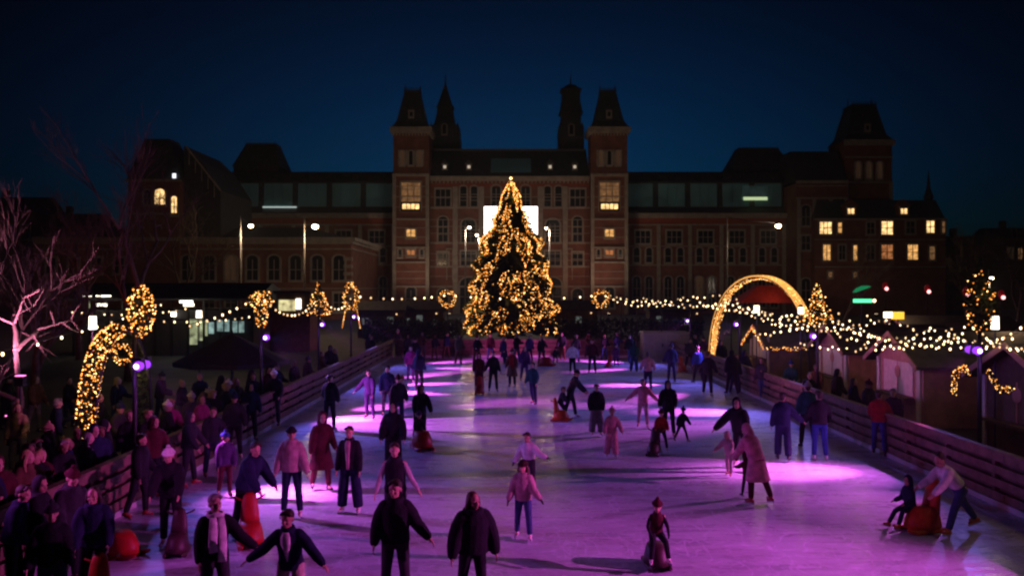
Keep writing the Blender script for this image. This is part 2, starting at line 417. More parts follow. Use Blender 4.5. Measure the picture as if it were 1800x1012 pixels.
mus = thing('museum', (0, 150, 0), 'wide gothic brick museum with two pairs of roofed towers behind the tree', 'museum')
def mp_(name, mb, m, parent=None): return obj(name, mb, m, parent or mus, world=True)
def X(px): return (px-900)/10.
def Z(row): return CAMZ+(506-row)/10.
def roof_tower(x0, x1, y0, y1, z0, ztop, tx, parent, finial=True):
    """steep slate roof, slightly flared at the eaves, cresting and finials on its flat top"""
    cx, cy = (x0+x1)/2, (y0+y1)/2; hw, hd = (x1-x0)/2, (y1-y0)/2
    m = MB(); h = ztop-z0
    m.frustum(x0-.35,y0-.35,x1+.35,y1+.35,z0, cx-hw*.86,cy-hd*.86,cx+hw*.86,cy+hd*.86,z0+h*.18)
    m.frustum(cx-hw*.855,cy-hd*.855,cx+hw*.855,cy+hd*.855,z0+h*.18, cx-tx,cy-tx,cx+tx,cy+tx,ztop)
    r = mp_('roof', m, M_slate, parent)
    m = MB(); m.box(cx-tx-.12,cy-tx-.12,ztop+.002,cx+tx+.12,cy+tx+.12,ztop+.22)
    for k in range(7):
        xx = cx-tx+2*tx*k/6; m.box(xx-.05, cy-tx, ztop+.22, xx+.05, cy-tx+.1, ztop+.75)
    m.box(cx-tx, cy-tx+.02, ztop+.45, cx+tx, cy-tx+.08, ztop+.53)
    if finial:
        for sx in (-1, 1): m.tube([(cx+sx*tx,cy,ztop+.2),(cx+sx*tx,cy,ztop+1.),(cx+sx*tx,cy,ztop+1.9)], [.12,.09,.02], 6)
    mp_('cresting', m, M_slate, r)
    m = MB(); zz = z0+h*.22                  # dormer
    m.box(cx-.55, y0+hd*.12, zz, cx+.55, cy, zz+1.5); m.prism([(cx-.75,zz+1.502),(cx+.75,zz+1.502),(cx,zz+2.5)], y0+hd*.08, cy)
    d = mp_('dormer', m, M_slate, r); window(d, cx, y0+hd*.12-.004, zz+.45, .5, .8, None, nx=1, nz=1)
    return r
def tower(px0, px1, y0):
    x0, x1 = X(px0), X(px1); y1 = y0+(x1-x0); cx = (x0+x1)/2; zt = Z(226)
    m = MB(); m.box(x0, y0, 0, x1, y1, zt); T = mp_('tower', m, M_brick)
    m = MB()                                   # corner piers and string courses in sandstone
    for sx in (x0-.08, x1-.52): m.box(sx, y0-.28, 0, sx+.6, y0-.003, Z(312))
    for row, hh, pr in ((312,.45,.5),(388,.3,.34),(437,.25,.34),(463,.3,.34),(505,.3,.34)):
        m.box(x0-.1, y0-pr, Z(row), x1+.1, y0-.002, Z(row)+hh)
    for row in (330,348,366,402,418,450,478,490): m.box(x0+.55, y0-.07, Z(row), x1-.55, y0-.002, Z(row)+.12)
    mp_('stone_trim', m, M_stone, T)
    m = MB(); m.box(x0-.4, y0-.55, zt-1.1, x1+.4, y1+.4, zt-.8); m.box(x0-.55,y0-.7,zt-.798,x1+.55,y1+.5,zt-.05)
    for k in range(12): xx = x0+.1+(x1-x0-.2)*k/11; m.box(xx-.11, y0-.5, zt-1.5, xx+.11, y0-.003, zt-1.102)
    mp_('cornice', m, M_stone, T)
    for dx in (-1.5, 0, 1.5): window(T, cx+dx, y0-.004, Z(292), .62, 2.2, G_faint if dx else M_glass, True, 1, 1)
    m = MB()
    for dx in (-2.1,-.75,.75,2.1): m.tube([(cx+dx,y0-.2,Z(293)),(cx+dx,y0-.2,Z(266))], .14, 8)
    mp_('belfry_column', m, M_stone, T)
    window(T, cx, y0-.004, Z(369), 3.3, 4.6, G_dim, False, 3, 4)
    o = window(T, cx, y0-.16, Z(369), 2.9, .9, G_bright, False, 4, 1, M_glass)
    window(T, cx, y0-.004, Z(418), 1.5, 1.35, G_lit, False, 2, 2)
    window(T, cx, y0-.004, Z(450), 1.3, .95, G_orange, False, 2, 1)
    window(T, cx, y0-.004, Z(540), 1.6, 3., M_glass, True, 2, 2)
    for sx in (-1.9, 1.9): window(T, cx+sx, y0-.004, Z(452), .5, 1.1, M_glass, True, 1, 1)
    roof_tower(x0+.1, x1-.1, y0+.1, y1-.1, zt, Z(160), 1.35, T)
    return T
tower(693, 755, 148.6); tower(1038, 1101, 148.6)
# middle block
x0, x1 = X(755.5), X(1037.5)
m = MB(); m.box(x0, 151, 0, x1, 175, Z(314)); mid = mp_('wall', m, M_brick)
m = MB(); m.frustum(x0,151.2,x1,175,Z(308.),x0,158.5,x1,168,Z(252)); mr = mp_('roof', m, M_slate)
m = MB(); m.box(x0, 158.4, Z(252)+.003, x1, 158.8, Z(248)); mp_('ridge', m, mat('lead', (.12,.125,.13), .5), mr)
m = MB(); sk = lambda r: 151.2+(158.5-151.2)*(r-308)/(252-308)
m.quad((X(862), sk(301)-.12, Z(301)+.05), (X(934), sk(301)-.12, Z(301)+.05), (X(934), sk(270)-.12, Z(270)+.05), (X(862), sk(270)-.12, Z(270)+.05))
mp_('skylight', m, M_skyglass, mr)
for px in (780, 823, 968, 1012):
    m = MB(); m.box(X(px)-.5, sk(296)-.4, Z(297), X(px)+.5, sk(296)+1.6, Z(284)); m.prism([(X(px)-.7,Z(284)+.003),(X(px)+.7,Z(284)+.003),(X(px),Z(276))], sk(296)-.5, sk(296)+2.5)
    d = mp_('dormer', m, M_slate, mr)
    window(d, X(px), sk(296)-.41, Z(293), .5, .55, emit('dormer_light', (1,.85,.65), .5), nx=1, nz=1)
m = MB(); m.box(x0, 150.35, Z(314)+.003, x1, 151.1, Z(309.)); m.box(x0, 150.55, Z(317), x1, 150.997, Z(314)-.003)
for k in range(40): xx = x0+.3+(x1-x0-.6)*k/39; m.box(xx-.12, 150.6, Z(321), xx+.12, 150.997, Z(317)-.003)
mp_('cornice', m, M_stone, mid)
m = MB(); m.box(x0+.05, 150.93, Z(327), x1-.05, 150.998, Z(321)-.02); mp_('brick_frieze', m, mat('red_brick', (.4,.09,.05), .9), mid)
m = MB()
for px in (800, 846, 950, 994):
    m.box(X(px)-.45, 150.5, 0, X(px)+.45, 150.998, Z(327.2))
for row in (366, 428, 470, 505): m.box(x0+.01, 150.72, Z(row), x1-.01, 150.997, Z(row)+.3)
for row in (346,386,398,410,446,458,486,522): m.box(x0+.01, 150.92, Z(row), x1-.01, 150.997, Z(row)+.12)
mp_('pilaster', m, M_stone, mid)
for px in (778, 1016):
    window(mid, X(px), 150.99, Z(362), 2.6, 3.0, None, False, 3, 2)
    window(mid, X(px), 150.99, Z(424), 1.6, 3.8, None, True, 2, 3)
    window(mid, X(px), 150.99, Z(466), 1.8, 2.2, None, False, 2, 2)
    window(mid, X(px), 150.99, Z(548), 1.8, 3.4, None, True, 2, 2)
for px in (814, 833, 963, 982):
    window(mid, X(px), 150.99, Z(362), 1.1, 3.2, None, True, 1, 3)
for px in (823, 972):
    window(mid, X(px), 150.99, Z(425), 2.4, 3.2, None, True, 3, 3)
    window(mid, X(px), 150.99, Z(466), 2.6, 2.4, None, False, 3, 2)
    window(mid, X(px), 150.99, Z(551.), 3.0, 5.2, None, True, 2, 1)      # passage arches
for px in (872, 898, 924):
    window(mid, X(px), 150.99, Z(362), 1.5, 3.2, None, True, 2, 3)
    window(mid, X(px), 150.99, Z(551), 1.9, 5.4, None, True, 2, 1)
for px in (790, 1001):
    m = MB()
    for a in (-.6, .45): m.box(X(px)+a, 150.6, Z(492), X(px)+a+.15, 150.718, Z(438))
    m.box(X(px)-.6, 150.6, Z(438)+.003, X(px)+.6, 150.718, Z(438)+.2); mp_('niche', m, M_stone, mid)
# turrets of the far front
def far_turret(cx, y, w, zs):
    m = MB(); b = zs[0]
    for (z0, z1, a, c) in zs[1]: m.frustum(cx-w*a,y-w*a,cx+w*a,y+w*a,z0,cx-w*c,y-w*c,cx+w*c,y+w*c,z1-.01)
    t = mp_('turret', m, M_slate)
    m = MB(); m.tube([(cx,y,zs[2]-.3),(cx,y,zs[2]+1.),(cx,y,zs[2]+2.4)], [.2,.14,.02], 6); mp_('finial', m, M_slate, t)
    m = MB(); zt = zs[1][1][0]
    for sx in (-1,1):
        for sy in (-1,1): m.tube([(cx+sx*w*.98,y+sy*w*.98,zt-.3),(cx+sx*w*.98,y+sy*w*.98,zt+1.6),(cx+sx*w*.98,y+sy*w*.98,zt+3.)], [.34,.28,.02], 6)
    for z0, z1, a_, c_ in zs[1][1:]: m.box(cx-w*a_-.18,y-w*a_-.18,z0-.16,cx+w*a_+.18,y+w*a_+.18,z0+.1)
    mp_('pinnacle', m, M_slate, t)
    window(t, cx, y-w*.86-.3, zs[3], .7, 1.6, None, True, 1, 1)
    return t
Zf = lambda row, Y=166: CAMZ+(506-row)*Y/1500
far_turret(GX(783,166), 166, 2.6, (0, [(20,Zf(244),1.15,1.15),(Zf(244),Zf(224),1.02,.92),(Zf(224),Zf(206),.82,.62),(Zf(206),Zf(190),.6,.56),(Zf(190),Zf(150),.58,.08)], Zf(150), Zf(240)))
far_turret(GX(1003,166), 166, 2.2, (0, [(20,Zf(244),1.15,1.1),(Zf(244),Zf(222),1.0,.82),(Zf(222),Zf(200),.86,.84),(Zf(200),Zf(186),.95,.86),(Zf(186),Zf(160),.8,.76),(Zf(160),Zf(150),.84,.3)], Zf(150), Zf(240)))
# wings
def wing(px0, px1, lit):
    x0, x1 = X(px0), X(px1); m = MB(); m.box(x0, 153, 0, x1, 172, Z(377)); wg = mp_('wing_wall', m, M_brick)
    m = MB(); m.frustum(x0,153.3,x1,172,Z(371),x0,154.4,x1,170,Z(361.)); m.box(x0,154.6,Z(361)+.002,x1,169,Z(314))
    m.frustum(x0,154.,x1,170,Z(314)+.002,x0,156.6,x1,167,Z(293)); r = mp_('roof', m, M_slate)
    n = max(4, int((x1-x0)/5.6)); w = (x1-x0)/n
    for k in range(n):
        a, b = x0+w*k+.5, x0+w*(k+1)-.5
        m = MB(); m.quad((a,154.25,Z(359)),(b,154.25,Z(359)),(b,154.5,Z(317)),(a,154.5,Z(317)))
        for q in (.33,.66): m.box(a+(b-a)*q-.05, 154.15, Z(358), a+(b-a)*q+.05, 154.24, Z(318))
        m.box(a, 154.15, Z(348), b, 154.24, Z(347))
        mp_('roof_glazing', m, M_skyglass, r)
    for k in range(n*2): 
        m = MB(); xx = x0+(x1-x0)*(k+.5)/(n*2); m.frustum(xx-.6,154.4,xx+.6,157,Z(309),xx-.5,155.2,xx+.5,157,Z(299)); mp_('dormer', m, M_slate, r)
    m = MB(); m.box(x0, 152.3, Z(377)+.003, x1, 153.2, Z(372.5)); m.box(x0,152.6,Z(381),x1,152.997,Z(377)-.003)
    m.box(x0,152.75,Z(394),x1,152.997,Z(391.5)); m.box(x0,152.75,Z(466),x1,152.997,Z(464)); m.box(x0,152.75,Z(432),x1,152.997,Z(430.5))
    npi = n+1
    for k in range(npi): xx = x0+.5+(x1-x0-1)*k/(npi-1); m.box(xx-.35, 152.66, 0, xx+.35, 152.748, Z(391.5)-.02)
    mp_('cornice', m, M_stone, wg)
    m = MB(); m.box(x0+.02,152.9,Z(391.5)+.01,x1-.02,152.997,Z(381)-.02); mp_('brick_frieze', m, mat('red_brick', (.4,.09,.05), .9), wg)
    for k in range(n):
        cx = x0+.5+(x1-x0-1)*(k+.5)/n
        window(wg, cx, 152.99, Z(426), 2.6, 2.2, None, False, 3, 2)
        window(wg, cx-1.1, 152.99, Z(460), 1.0, 2.2, None, True, 1, 2); window(wg, cx+1.1, 152.99, Z(460), 1.0, 2.2, None, True, 1, 2)
        window(wg, cx-1.1, 152.99, Z(540), 1.2, 5., G_faint if (k+lit) % 3 == 0 else None, True, 2, 3); window(wg, cx+1.1, 152.99, Z(540), 1.2, 5., None, True, 2, 3)
    return wg, r
wl_, rl_ = wing(385, 692.5, 0); wr_, rr_ = wing(1101.5, 1392, 1)
m = MB(); m.box(X(1318),154.0,Z(347.5),X(1361),154.14,Z(342)); mp_('lit_slot', m, emit('slot_green', (.75,.95,.5), .7), rr_)
m = MB(); m.box(X(1316),154.0,Z(341.5),X(1362),154.12,Z(322)); mp_('lit_glazing', m, G_teal, rr_)
m = MB(); m.box(X(450),154.0,Z(361.5),X(511),154.14,Z(359)); mp_('lit_slot', m, emit('slot_white', (.8,.95,.9), .5), rl_)
for px0, px1, t0, t1, top in ((407,492,424,478,250),(1288,1396,1305,1376,258)):
    m = MB(); a = 160; k = a/150
    m.frustum(X(px0)*k,a,X(px1)*k,a+9,CAMZ+(506-293)*a/1500,X(t0)*k,a+2.6,X(t1)*k,a+6.4,CAMZ+(506-top)*a/1500)
    m.box(X(px0)*k+.3,a+.2,15,X(px1)*k-.3,a+8.8,CAMZ+(506-293)*a/1500-.01)
    pr = mp_('pavilion_roof', m, M_slate)
    m = MB(); z = CAMZ+(506-top)*a/1500; m.box(X(t0)*k,a+2.5,z+.003,X(t1)*k,a+6.5,z+.25)
    for q in range(9): xx = X(t0)*k+(X(t1)-X(t0))*k*q/8; m.tube([(xx,a+2.6,z+.2),(xx,a+2.6,z+.9)], [.07,.02], 5)
    mp_('cresting', m, M_slate, pr)
# corner pavilion and its tower by the lit corner block
def corner(sgn):
    M_ = (lambda px: X(px)) if sgn > 0 else (lambda px: -X(px)-.6)
    xs = lambda a, b: sorted((M_(a), M_(b)))
    a, b = xs(1392.5, 1481.5); m = MB(); m.box(a, 148, 0, b, 160, Z(325)); pv = mp_('pavilion_wall', m, M_brick)
    m = MB(); m.frustum(a,148.1,b,160,Z(320.),a+.3,152,b-.3,157,Z(263)); mp_('roof', m, M_slate, pv)
    m = MB(); m.box(a,147.3,Z(325)+.003,b,148.09,Z(320.5)); m.box(a,147.6,Z(352),b,147.997,Z(349)); m.box(a,147.6,Z(330),b,147.997,Z(328))
    for q in (.04,.34,.66,.96): xx = a+(b-a)*q; m.box(xx-.3,147.5,0,xx+.3,147.598,Z(352)-.02)
    mp_('cornice', m, M_stone, pv)
    for q in (.19,.5,.81):
        cx = a+(b-a)*q
        window(pv, cx, 147.99, Z(398), 1.4, 3., None, True, 2, 2); window(pv, cx, 147.99, Z(440), 1.4, 2.4, None, False, 2, 2); window(pv, cx, 147.99, Z(540), 1.5, 4.5, None, True, 2, 3)
    a, b = xs(1486, 1568); m = MB(); m.box(a, 150, 0, b, 158, Z(247)); T = mp_('tower', m, M_brick)
    m = MB(); m.box(a-.3,149.4,Z(256),b+.3,149.998,Z(246)); m.box(a-.1,149.6,Z(322),b+.1,149.997,Z(319)); m.box(a-.1,149.7,Z(278),b+.1,149.997,Z(275))
    for sx in (a-.05, b-.5): m.box(sx, 149.7, 20, sx+.55, 149.998, Z(322)-.01)
    mp_('cornice', m, M_stone, T)
    cx = (a+b)/2
    for dx in (-1.9, 0, 1.9): window(T, cx+dx, 149.99, Z(314), .9, 2.6, G_faint, True, 1, 1)
    roof_tower(a+.1, b-.1, 150.1, 157.9, Z(247), Z(181), 2.1, T)
corner(1)
# lit corner block in front of that tower
a, b = GX(1432,146), GX(1662,146); zc = lambda row: CAMZ+(506-row)*146/1500
m = MB(); m.box(a, 146, 0, b, 149.9, zc(384)); cb = mp_('corner_block', m, M_brick)
m = MB(); m.frustum(a,146.1,b,149.9,zc(384)+.003,a+.9,147.6,b-.9,149.9,zc(350)); r = mp_('roof', m, M_slate, cb)
m = MB(); m.box(a-.15,145.5,zc(387),b+.15,145.997,zc(384)); m.box(a,145.75,zc(422),b,145.997,zc(420)); m.box(a,145.75,zc(470),b,145.997,zc(468)); mp_('cornice', m, M_stone, cb)
for px, row, w, h, pn, nx in ((1451,411,2.0,2.0,G_bright,3),(1476,409,.6,1.7,G_lit,1),(1559,412,1.9,2.2,G_bright,2),(1635,409,1.3,2.0,G_bright,2),(1658,409,.5,1.9,G_dim,1),
      (1453,457,1.2,2.6,G_lit,2),(1503,458,.6,2.6,G_lit,1),(1559,455,1.9,2.4,G_orange,2),(1604,456,1.7,2.5,G_lit,2),(1638,456,.9,2.2,G_dim,1),(1530,411,1.2,1.9,None,2),(1600,410,1.4,2.,None,2),(1459,487,.6,.9,G_dim,1),(1503,487,.6,.8,G_dim,1),(1480,456,1.,2.4,None,2),(1530,456,1.2,2.4,None,2)):
    window(cb, GX(px,146), 145.99, zc(row), w, h, pn, False, nx, 2)
for px in (1495, 1588):
    x = GX(px,146); m = MB(); m.box(x-1.1,145.9,zc(378),x+1.1,148,zc(362)); m.prism([(x-1.35,zc(362)+.003),(x+1.35,zc(362)+.003),(x,zc(350))],145.8,148.5)
    d = mp_('dormer', m, M_brick, r); window(d, x, 145.89, zc(376), 1.1, .9, G_bright, False, 2, 1)
x = GX(1632,151); m = MB()
for z0, z1, ra, rb in ((14,20.5,.8,.75),(20.5,22,.95,.4),(22,25.5,.38,.03)): m.tube([(x,151,z0),(x,151,z1)], [ra,rb], 8)
mp_('spirelet', m, M_slate)
# the nearer wing by the parasol side: gabled tower, sloped roof, long low range with a bright cornice
Yq = 125; zq = lambda row: CAMZ+(506-row)*Yq/1500; xq = lambda px: GX(px, Yq)
a, b = xq(60), xq(617); m = MB(); m.box(a, Yq, 0, b, 150, zq(424)); lw = mp_('garden_range', m, M_brick)
m = MB(); m.box(a,Yq-.7,zq(424)+.003,b+.7,150,zq(417.5)); m.box(a,Yq-.35,zq(429),b+.35,150,zq(424)-.003); m.box(a,Yq-.2,zq(439),b+.2,150,zq(436.5)); m.box(a,Yq-.15,zq(508),b+.15,150,zq(506)); mp_('cornice', m, M_stone, lw)
m = MB(); m.frustum(a,Yq+.2,b-.2,150,zq(417.5)+.01,a,Yq+9,b-9,150,zq(392)); mp_('roof', m, M_slate, lw)
m = MB()
for row in range(452, 545, 13): m.box(b-1.1,Yq-.12,zq(row+6),b+.12,Yq+1.0,zq(row))
mp_('quoin', m, M_stone, lw)
for px in range(330, 600, 38):
    window(lw, xq(px), Yq-.01, zq(492), 1.6, 3., G_faint if px % 7 == 0 else None, True, 2, 2); window(lw, xq(px), Yq-.01, zq(547), 1.5, 2.6, None, False, 2, 2)
for px in range(90, 330, 40): window(lw, xq(px), Yq-.01, zq(480), 1.4, 2.2, G_orange if px == 290 else None, False, 2, 2)
a, b = xq(228), xq(318); m = MB(); m.box(a, Yq-.5, 0, b, Yq+8, zq(318)); gt = mp_('gable_tower', m, M_brick)
m = MB(); m.box(a-.3,Yq-.9,zq(320),b+.3,Yq-.502,zq(316)); m.box(a-.1,Yq-.7,zq(378),b+.1,Yq-.502,zq(375)); mp_('cornice', m, M_stone, gt)
m = MB(); m.frustum(a-.2,Yq-.5,b+.2,Yq+8,zq(316)+.01,a+1.3,Yq+2,b-2.4,Yq+5.5,zq(240)); mp_('roof', m, M_slate, gt)
for px, row, w, h, pn in ((258,310,.6,.8,None),(284,360,1.5,1.7,G_bright),(309,378,.8,2.4,G_bright),(262,360,1.,1.7,None)):
    if row > 320: window(gt, xq(px), Yq-.51, zq(row), w, h, pn, True, 2, 2)
m = MB(); m.box(xq(306),Yq-.62,zq(314),xq(312),Yq-.55,zq(306)); mp_('wall_light', m, emit('cool_light', (.9,.9,1), 1.6), gt)
a, b = xq(318.5), xq(384); m = MB(); m.prism([(a,zq(418)),(b,zq(418)),(b,zq(334)),(xq(352),zq(285)),(xq(322),zq(255)),(a,zq(255))], Yq+1, Yq+16); sg = mp_('side_gable', m, M_slate)
m = MB()
for q in range(5):
    f0 = .1+q*.18; p0 = (xq(322+62*f0), zq(255+79*f0-3)); m.tube([(p0[0],Yq+.9,p0[1]),(p0[0],Yq+.9,p0[1]-2.4)], .06, 5)
m.tube([(xq(322),Yq+.88,zq(255)),(xq(384),Yq+.88,zq(334))], .14, 6); mp_('verge', m, M_stone, sg)
# bright screen hung on the middle of the front
sc_ = thing('facade_screen', (X(898), 150.2, Z(413)), 'glowing white screen hung on the museum front behind the tree', 'screen')
m = MB(); m.box(-4.8,-.05,0,4.8,.25,5.1); obj('housing', m, M_pole, sc_)
m = MB(); m.box(-4.7,-.075,.1,4.7,-.052,5.0); obj('display', m, emit('screen_light', (1.,.86,.82), 5., True), sc_)
# ---------------------------------------------------------------- fairy-lit things
def twigs(m, c, r, n, size=.12):
    """leaf-sized faces through an ellipsoid's volume"""
    for _ in range(n):
        d = Vector((R.gauss(0,1), R.gauss(0,1), R.gauss(0,1))).normalized()*(R.random()**.4)
        p = Vector(c)+Vector((d.x*r[0], d.y*r[1], d.z*r[2]))
        a = Vector((R.gauss(0,1), R.gauss(0,1), R.gauss(0,1))).normalized(); b = a.orthogonal().normalized()
        m.tri(p-b*size*.3, p+a*size, p+b*size*.3)
def shell_lights(lst, c, r, n):
    for _ in range(n):
        d = Vector((R.gauss(0,1), R.gauss(0,1), R.gauss(0,1))).normalized()
        lst.append(Vector(c)+Vector((d.x*r[0], d.y*r[1], d.z*r[2]))*R.uniform(.92, 1.06) if R.random() < .62 else Vector(c)+Vector((d.x*r[0], d.y*r[1], d.z*r[2]))*R.random()**.4)
def fairy(root, pts, rad, pale=.25, world=False):
    a, b, c = MB(), MB(), MB()
    for p in pts: q = R.random(); (b if q < pale else a if q < pale+.45 else c).octa(p, rad*R.uniform(.55, .98))
    for m, mm in ((a, M_gold), (b, M_gold2), (c, M_amber)):
        if m.v: tag(obj('fairy_lights', m, mm, root, world=world), None, None, kind='stuff')
VIOLET = (.22, .165, 1.); MAG = (1., .14, .85)
def flood_post(px, row, Y, crown, label, power, aims, col=MAG, twin=False):
    z = ZR(row, Y); x = GX(px, Y)
    t = thing('lamp_post', (x, Y, 0), label, 'lamp post', 'floodlight posts along the rink')
    m = MB(); m.box(-.22,-.22,0,.22,.22,.06); m.tube([(0,0,.06),(0,0,z+.9)], [.06,.05], 8); obj('pole', m, M_pole, t, True)
    sx = 1 if x < 0 else -1
    for k, yy in enumerate((-.17, .17) if twin else (0,)):
        m = MB(); m.box(sx*.1-.02,yy-.02,z-.05,sx*.1+.02,yy+.02,z+.02)
        m.frustum(sx*.18-.1,yy-.13,sx*.18+.1,yy+.13,z-.14,sx*.18-.07,yy-.1,sx*.18+.07,yy+.1,z+.12); f = obj('floodlight', m, M_pole, t)
        m = MB(); m.ell((sx*.2,yy-.09,z-.05), (.115,.115,.105)); ln_ = obj('halo', m, M_halo, f, True)  # glowing shell that imitates the purple halo round the lens
        m = MB(); m.ell((sx*.19,yy-.17,z-.055), (.062,.06,.058)); obj('lens', m, M_lens, ln_, True)
    point((x+sx*.1, Y-.42, z-.25), 7, (.5,.12,1.), .08, 'lens_glow')
    for ax, ay, pw, an in aims: spot(t, (x+sx*.3, Y, z-.2), (ax, ay, 0), pw, col, an, 1., .06)
    spot(t, (x+sx*.3, Y, z-.1), (x+sx*9, Y-2.5, 0), power*1.12, VIOLET, 118, 1., .06)
    pts = []; m = MB()
    if crown == 'leafy':
        twigs(m, (0,0,z+1.15), (.36,.36,.72), 700, .14); shell_lights(pts, (0,0,z+1.15), (.36,.36,.74), 85); crown = None
    if crown == 'column':
        h = .58; cz = z+1.14 if Y < 30 else z+1.3
        twigs(m, (.14*sx,0,cz), (.27,.27,h), 420); shell_lights(pts, (.14*sx,0,cz), (.29,.29,h), 230)
    elif crown == 'cone':
        for k in range(14): hh = k/13; twigs(m, (0,0,z+.45+hh*1.35), (.52*(1-hh)+.05,.52*(1-hh)+.05,.1), 46)
        for k in range(150): hh = R.random()**1.3; a = R.uniform(0,2*pi); rr = (.55*(1-hh)+.05)*R.uniform(.55,1.12); pts.append(Vector((cos(a)*rr, sin(a)*rr, z+.4+hh*1.45+R.uniform(-.08,.08))))
    elif crown == 'ring':
        for k in range(36):
            a = 2*pi*k/36; c = (.36*cos(a), .02, z+1.1+.72*sin(a)); twigs(m, c, (.09,.09,.09), 14, .1); shell_lights(pts, c, (.15,.15,.15), 4)
        for sg in (-1, 1):
            for k in range(16): pts.append(Vector((sg*(.34+.012*k), .05, z+.35-.07*k)))
    elif crown == 'arch':
        for k in range(26):
            u = k/25; a = pi*u; c = (.3*cos(a), 0, z+1.1+.32*sin(a)); twigs(m, c, (.1,.1,.1), 12, .1); shell_lights(pts, c, (.15,.15,.15), 4)
        twigs(m, (0,0,z+.75), (.2,.2,.5), 200, .1); shell_lights(pts, (0,0,z+.75), (.22,.22,.5), 110)
    if m.v: tag(obj('foliage', m, M_leaf, t), None, None, kind='stuff')
    if pts:
        fairy(t, pts, .028 if Y < 30 else .036)
        point((x, Y-.5, z+1.4), 5, WARM, .2, 'fairy_glow')
    return t
flood_post(237, 637, 19.0, 'column', 'floodlight post with a tall fairy-lit column beside the golden arbour', 520, [(-5.2,19.0,8200,30),(-4.6,18.2,900,56)], twin=True)
flood_post(459, 590, 28.7, 'arch', 'floodlight post with small lit column just behind the parasol', 1300, [(-5.6,29.8,9000,28),(-4.5,28.8,3000,55),(-5.,32.8,9000,18),(-2.,27.,900,40),(0.5,34.5,7000,16)])
flood_post(560, 568, 39, 'cone', 'floodlight post topped with a small fairy-lit cone tree', 1200, [(-4.4,44.8,16000,15),(-4.0,40.6,12000,17),(-4.2,37.2,16000,17)])
flood_post(617, 555, 49.5, 'ring', 'floodlight post with upright oval lit ring near the far barrier', 1100, [(-3.8,52.4,14000,16),(-3.,48.5,10000,15),(1.,56.,5000,30)])
flood_post(1722, 611, 21.4, 'leafy', 'floodlight post with a leafy lit column among the market huts', 260, [(6.9,21.3,6500,30),(6.2,20.8,1500,60),(6.6,17.2,1500,34)], twin=True)
flood_post(1437, 588, 31.2, 'cone', 'floodlight post with a lit cone tree behind the hut gables', 1300, [(7.0,31.4,7500,30),(4.2,27.4,3000,34),(1.8,33.5,6000,18)])
flood_post(1300, 568, 41.2, None, 'bare floodlight post at the foot of the big lit arch', 1200, [(5.6,40.2,16000,18),(6.0,35.4,10000,16)])
flood_post(1213, 562, 51., None, 'bare floodlight post behind the pale cabin', 1100, [(5.6,52.8,15000,16),(5.,47.4,11000,15),(0.,56.,5000,30)])
spot(None, (-8.3, 28.7, 2.9), (13.6, 31.5, 1.9), 24000, (1,.2,.5), 22, 1., .1); spot(None, (-8.3, 28.7, 2.9), (13.6, 37., 1.7), 11000, (1,.2,.5), 14, 1., .1)   # added spots that turn the hut fronts pink
# the two rows of posts go on beside the camera
for x, y, tx, pw, c in ((15.5, 11.5, -18., 11500, (1.,.12,.85)), (-9.4, 12., 11.5, 700, (.9,.13,1.))):
    spot(None, (x, y, 3.1 if x < 0 else 4.3), (x+tx, y+3.4, 0), pw, c, 66 if x < 0 else 40, 1., .08)

def wreath(px, row, Y, label):
    p = W(px, row, Y); t = thing('lit_wreath', (p.x, Y, 0), label, 'wreath', 'lit wreaths on thin poles')
    m = MB(); m.tube([(0,0,0),(0,0,p.z-.5)], .04, 6); obj('pole', m, M_pole, t)
    m = MB(); pts = []
    for k in range(40):
        a = 2*pi*k/40; c = (.5*cos(a), 0, p.z+.5*sin(a)); twigs(m, c, (.09,.07,.09), 12, .1); shell_lights(pts, c, (.16,.1,.16), 3)
    obj('ring', m, M_leaf, t); fairy(t, pts, .04)
wreath(787, 525, 60, 'golden lit wreath on a pole beside the tree, towards the parasol')
wreath(1056, 525, 60, 'golden lit wreath on a pole between the tree and the pale cabin')

def arch(path, width, label, nl, rad, cat='light arch', wrap=True, rope=False, lightrange=(0,1)):
    """twin hoops side by side, wrapped in greenery and lights"""
    base = Vector((path[0].x, path[0].y, 0)); t = thing('light_arch', base, label, cat)
    d = (path[-1]-path[0]); d.z = 0; d.normalize(); side = Vector((-d.y, d.x, 0))
    P = [p-base for p in path]; pts = []
    for sg in (-1, -.45, .1, .55, 1) if rope else (-1, 1):
        m = MB(); m.tube([p+side*sg*width/2 for p in P], .05 if abs(sg) == 1 else .02, 6); obj('hoop', m, M_pole, t)
        if rope:
            m = MB(); m.tube([p+side*sg*(width/2+.02)+Vector((0,0,.07)) for p in P[:int(len(P)*lightrange[1])+1]], .038, 6); obj('light_rope', m, emit('rope_light', (1,.46,.1), 1.1), t, True)
    for k in range(0, len(P), 2):
        m = MB(); m.tube([P[k]-side*width/2, P[k]+side*width/2], .025, 5); obj('crossbar', m, M_pole, t)
    if wrap:
        m = MB()
        for k in range(len(P)-1):
            for q in range(4): twigs(m, P[k].lerp(P[k+1], q/4), (width*.5,width*.55,.12), 14, .11)
        obj('greenery', m, M_leaf, t)
    for _ in range(nl):
        u = lightrange[0]+(lightrange[1]-lightrange[0])*R.random(); f = u*(len(P)-1.001); k = int(f)
        p = P[k].lerp(P[k+1], f-k)
        nrm = (P[k+1]-P[k]).normalized().cross(side)
        a = R.uniform(0, 2*pi); pts.append(p+side*cos(a)*width*.56+nrm*sin(a)*(width*.45 if wrap else .1))
    fairy(t, pts, rad, .35)
    for f in (.25, .5, .75):
        q = path[int(f*(len(P)-1))]; point((q.x, q.y, q.z-.5), 9, WARM, .25, 'fairy_glow')
    return t
n = 28; pa = []
for k in range(n+1):
    a = pi*k/n; u = (1-cos(a))/2
    pa.append(Vector((-10.05, 20.1+3.2*u, 3.5*max(0, sin(a))**.62)))
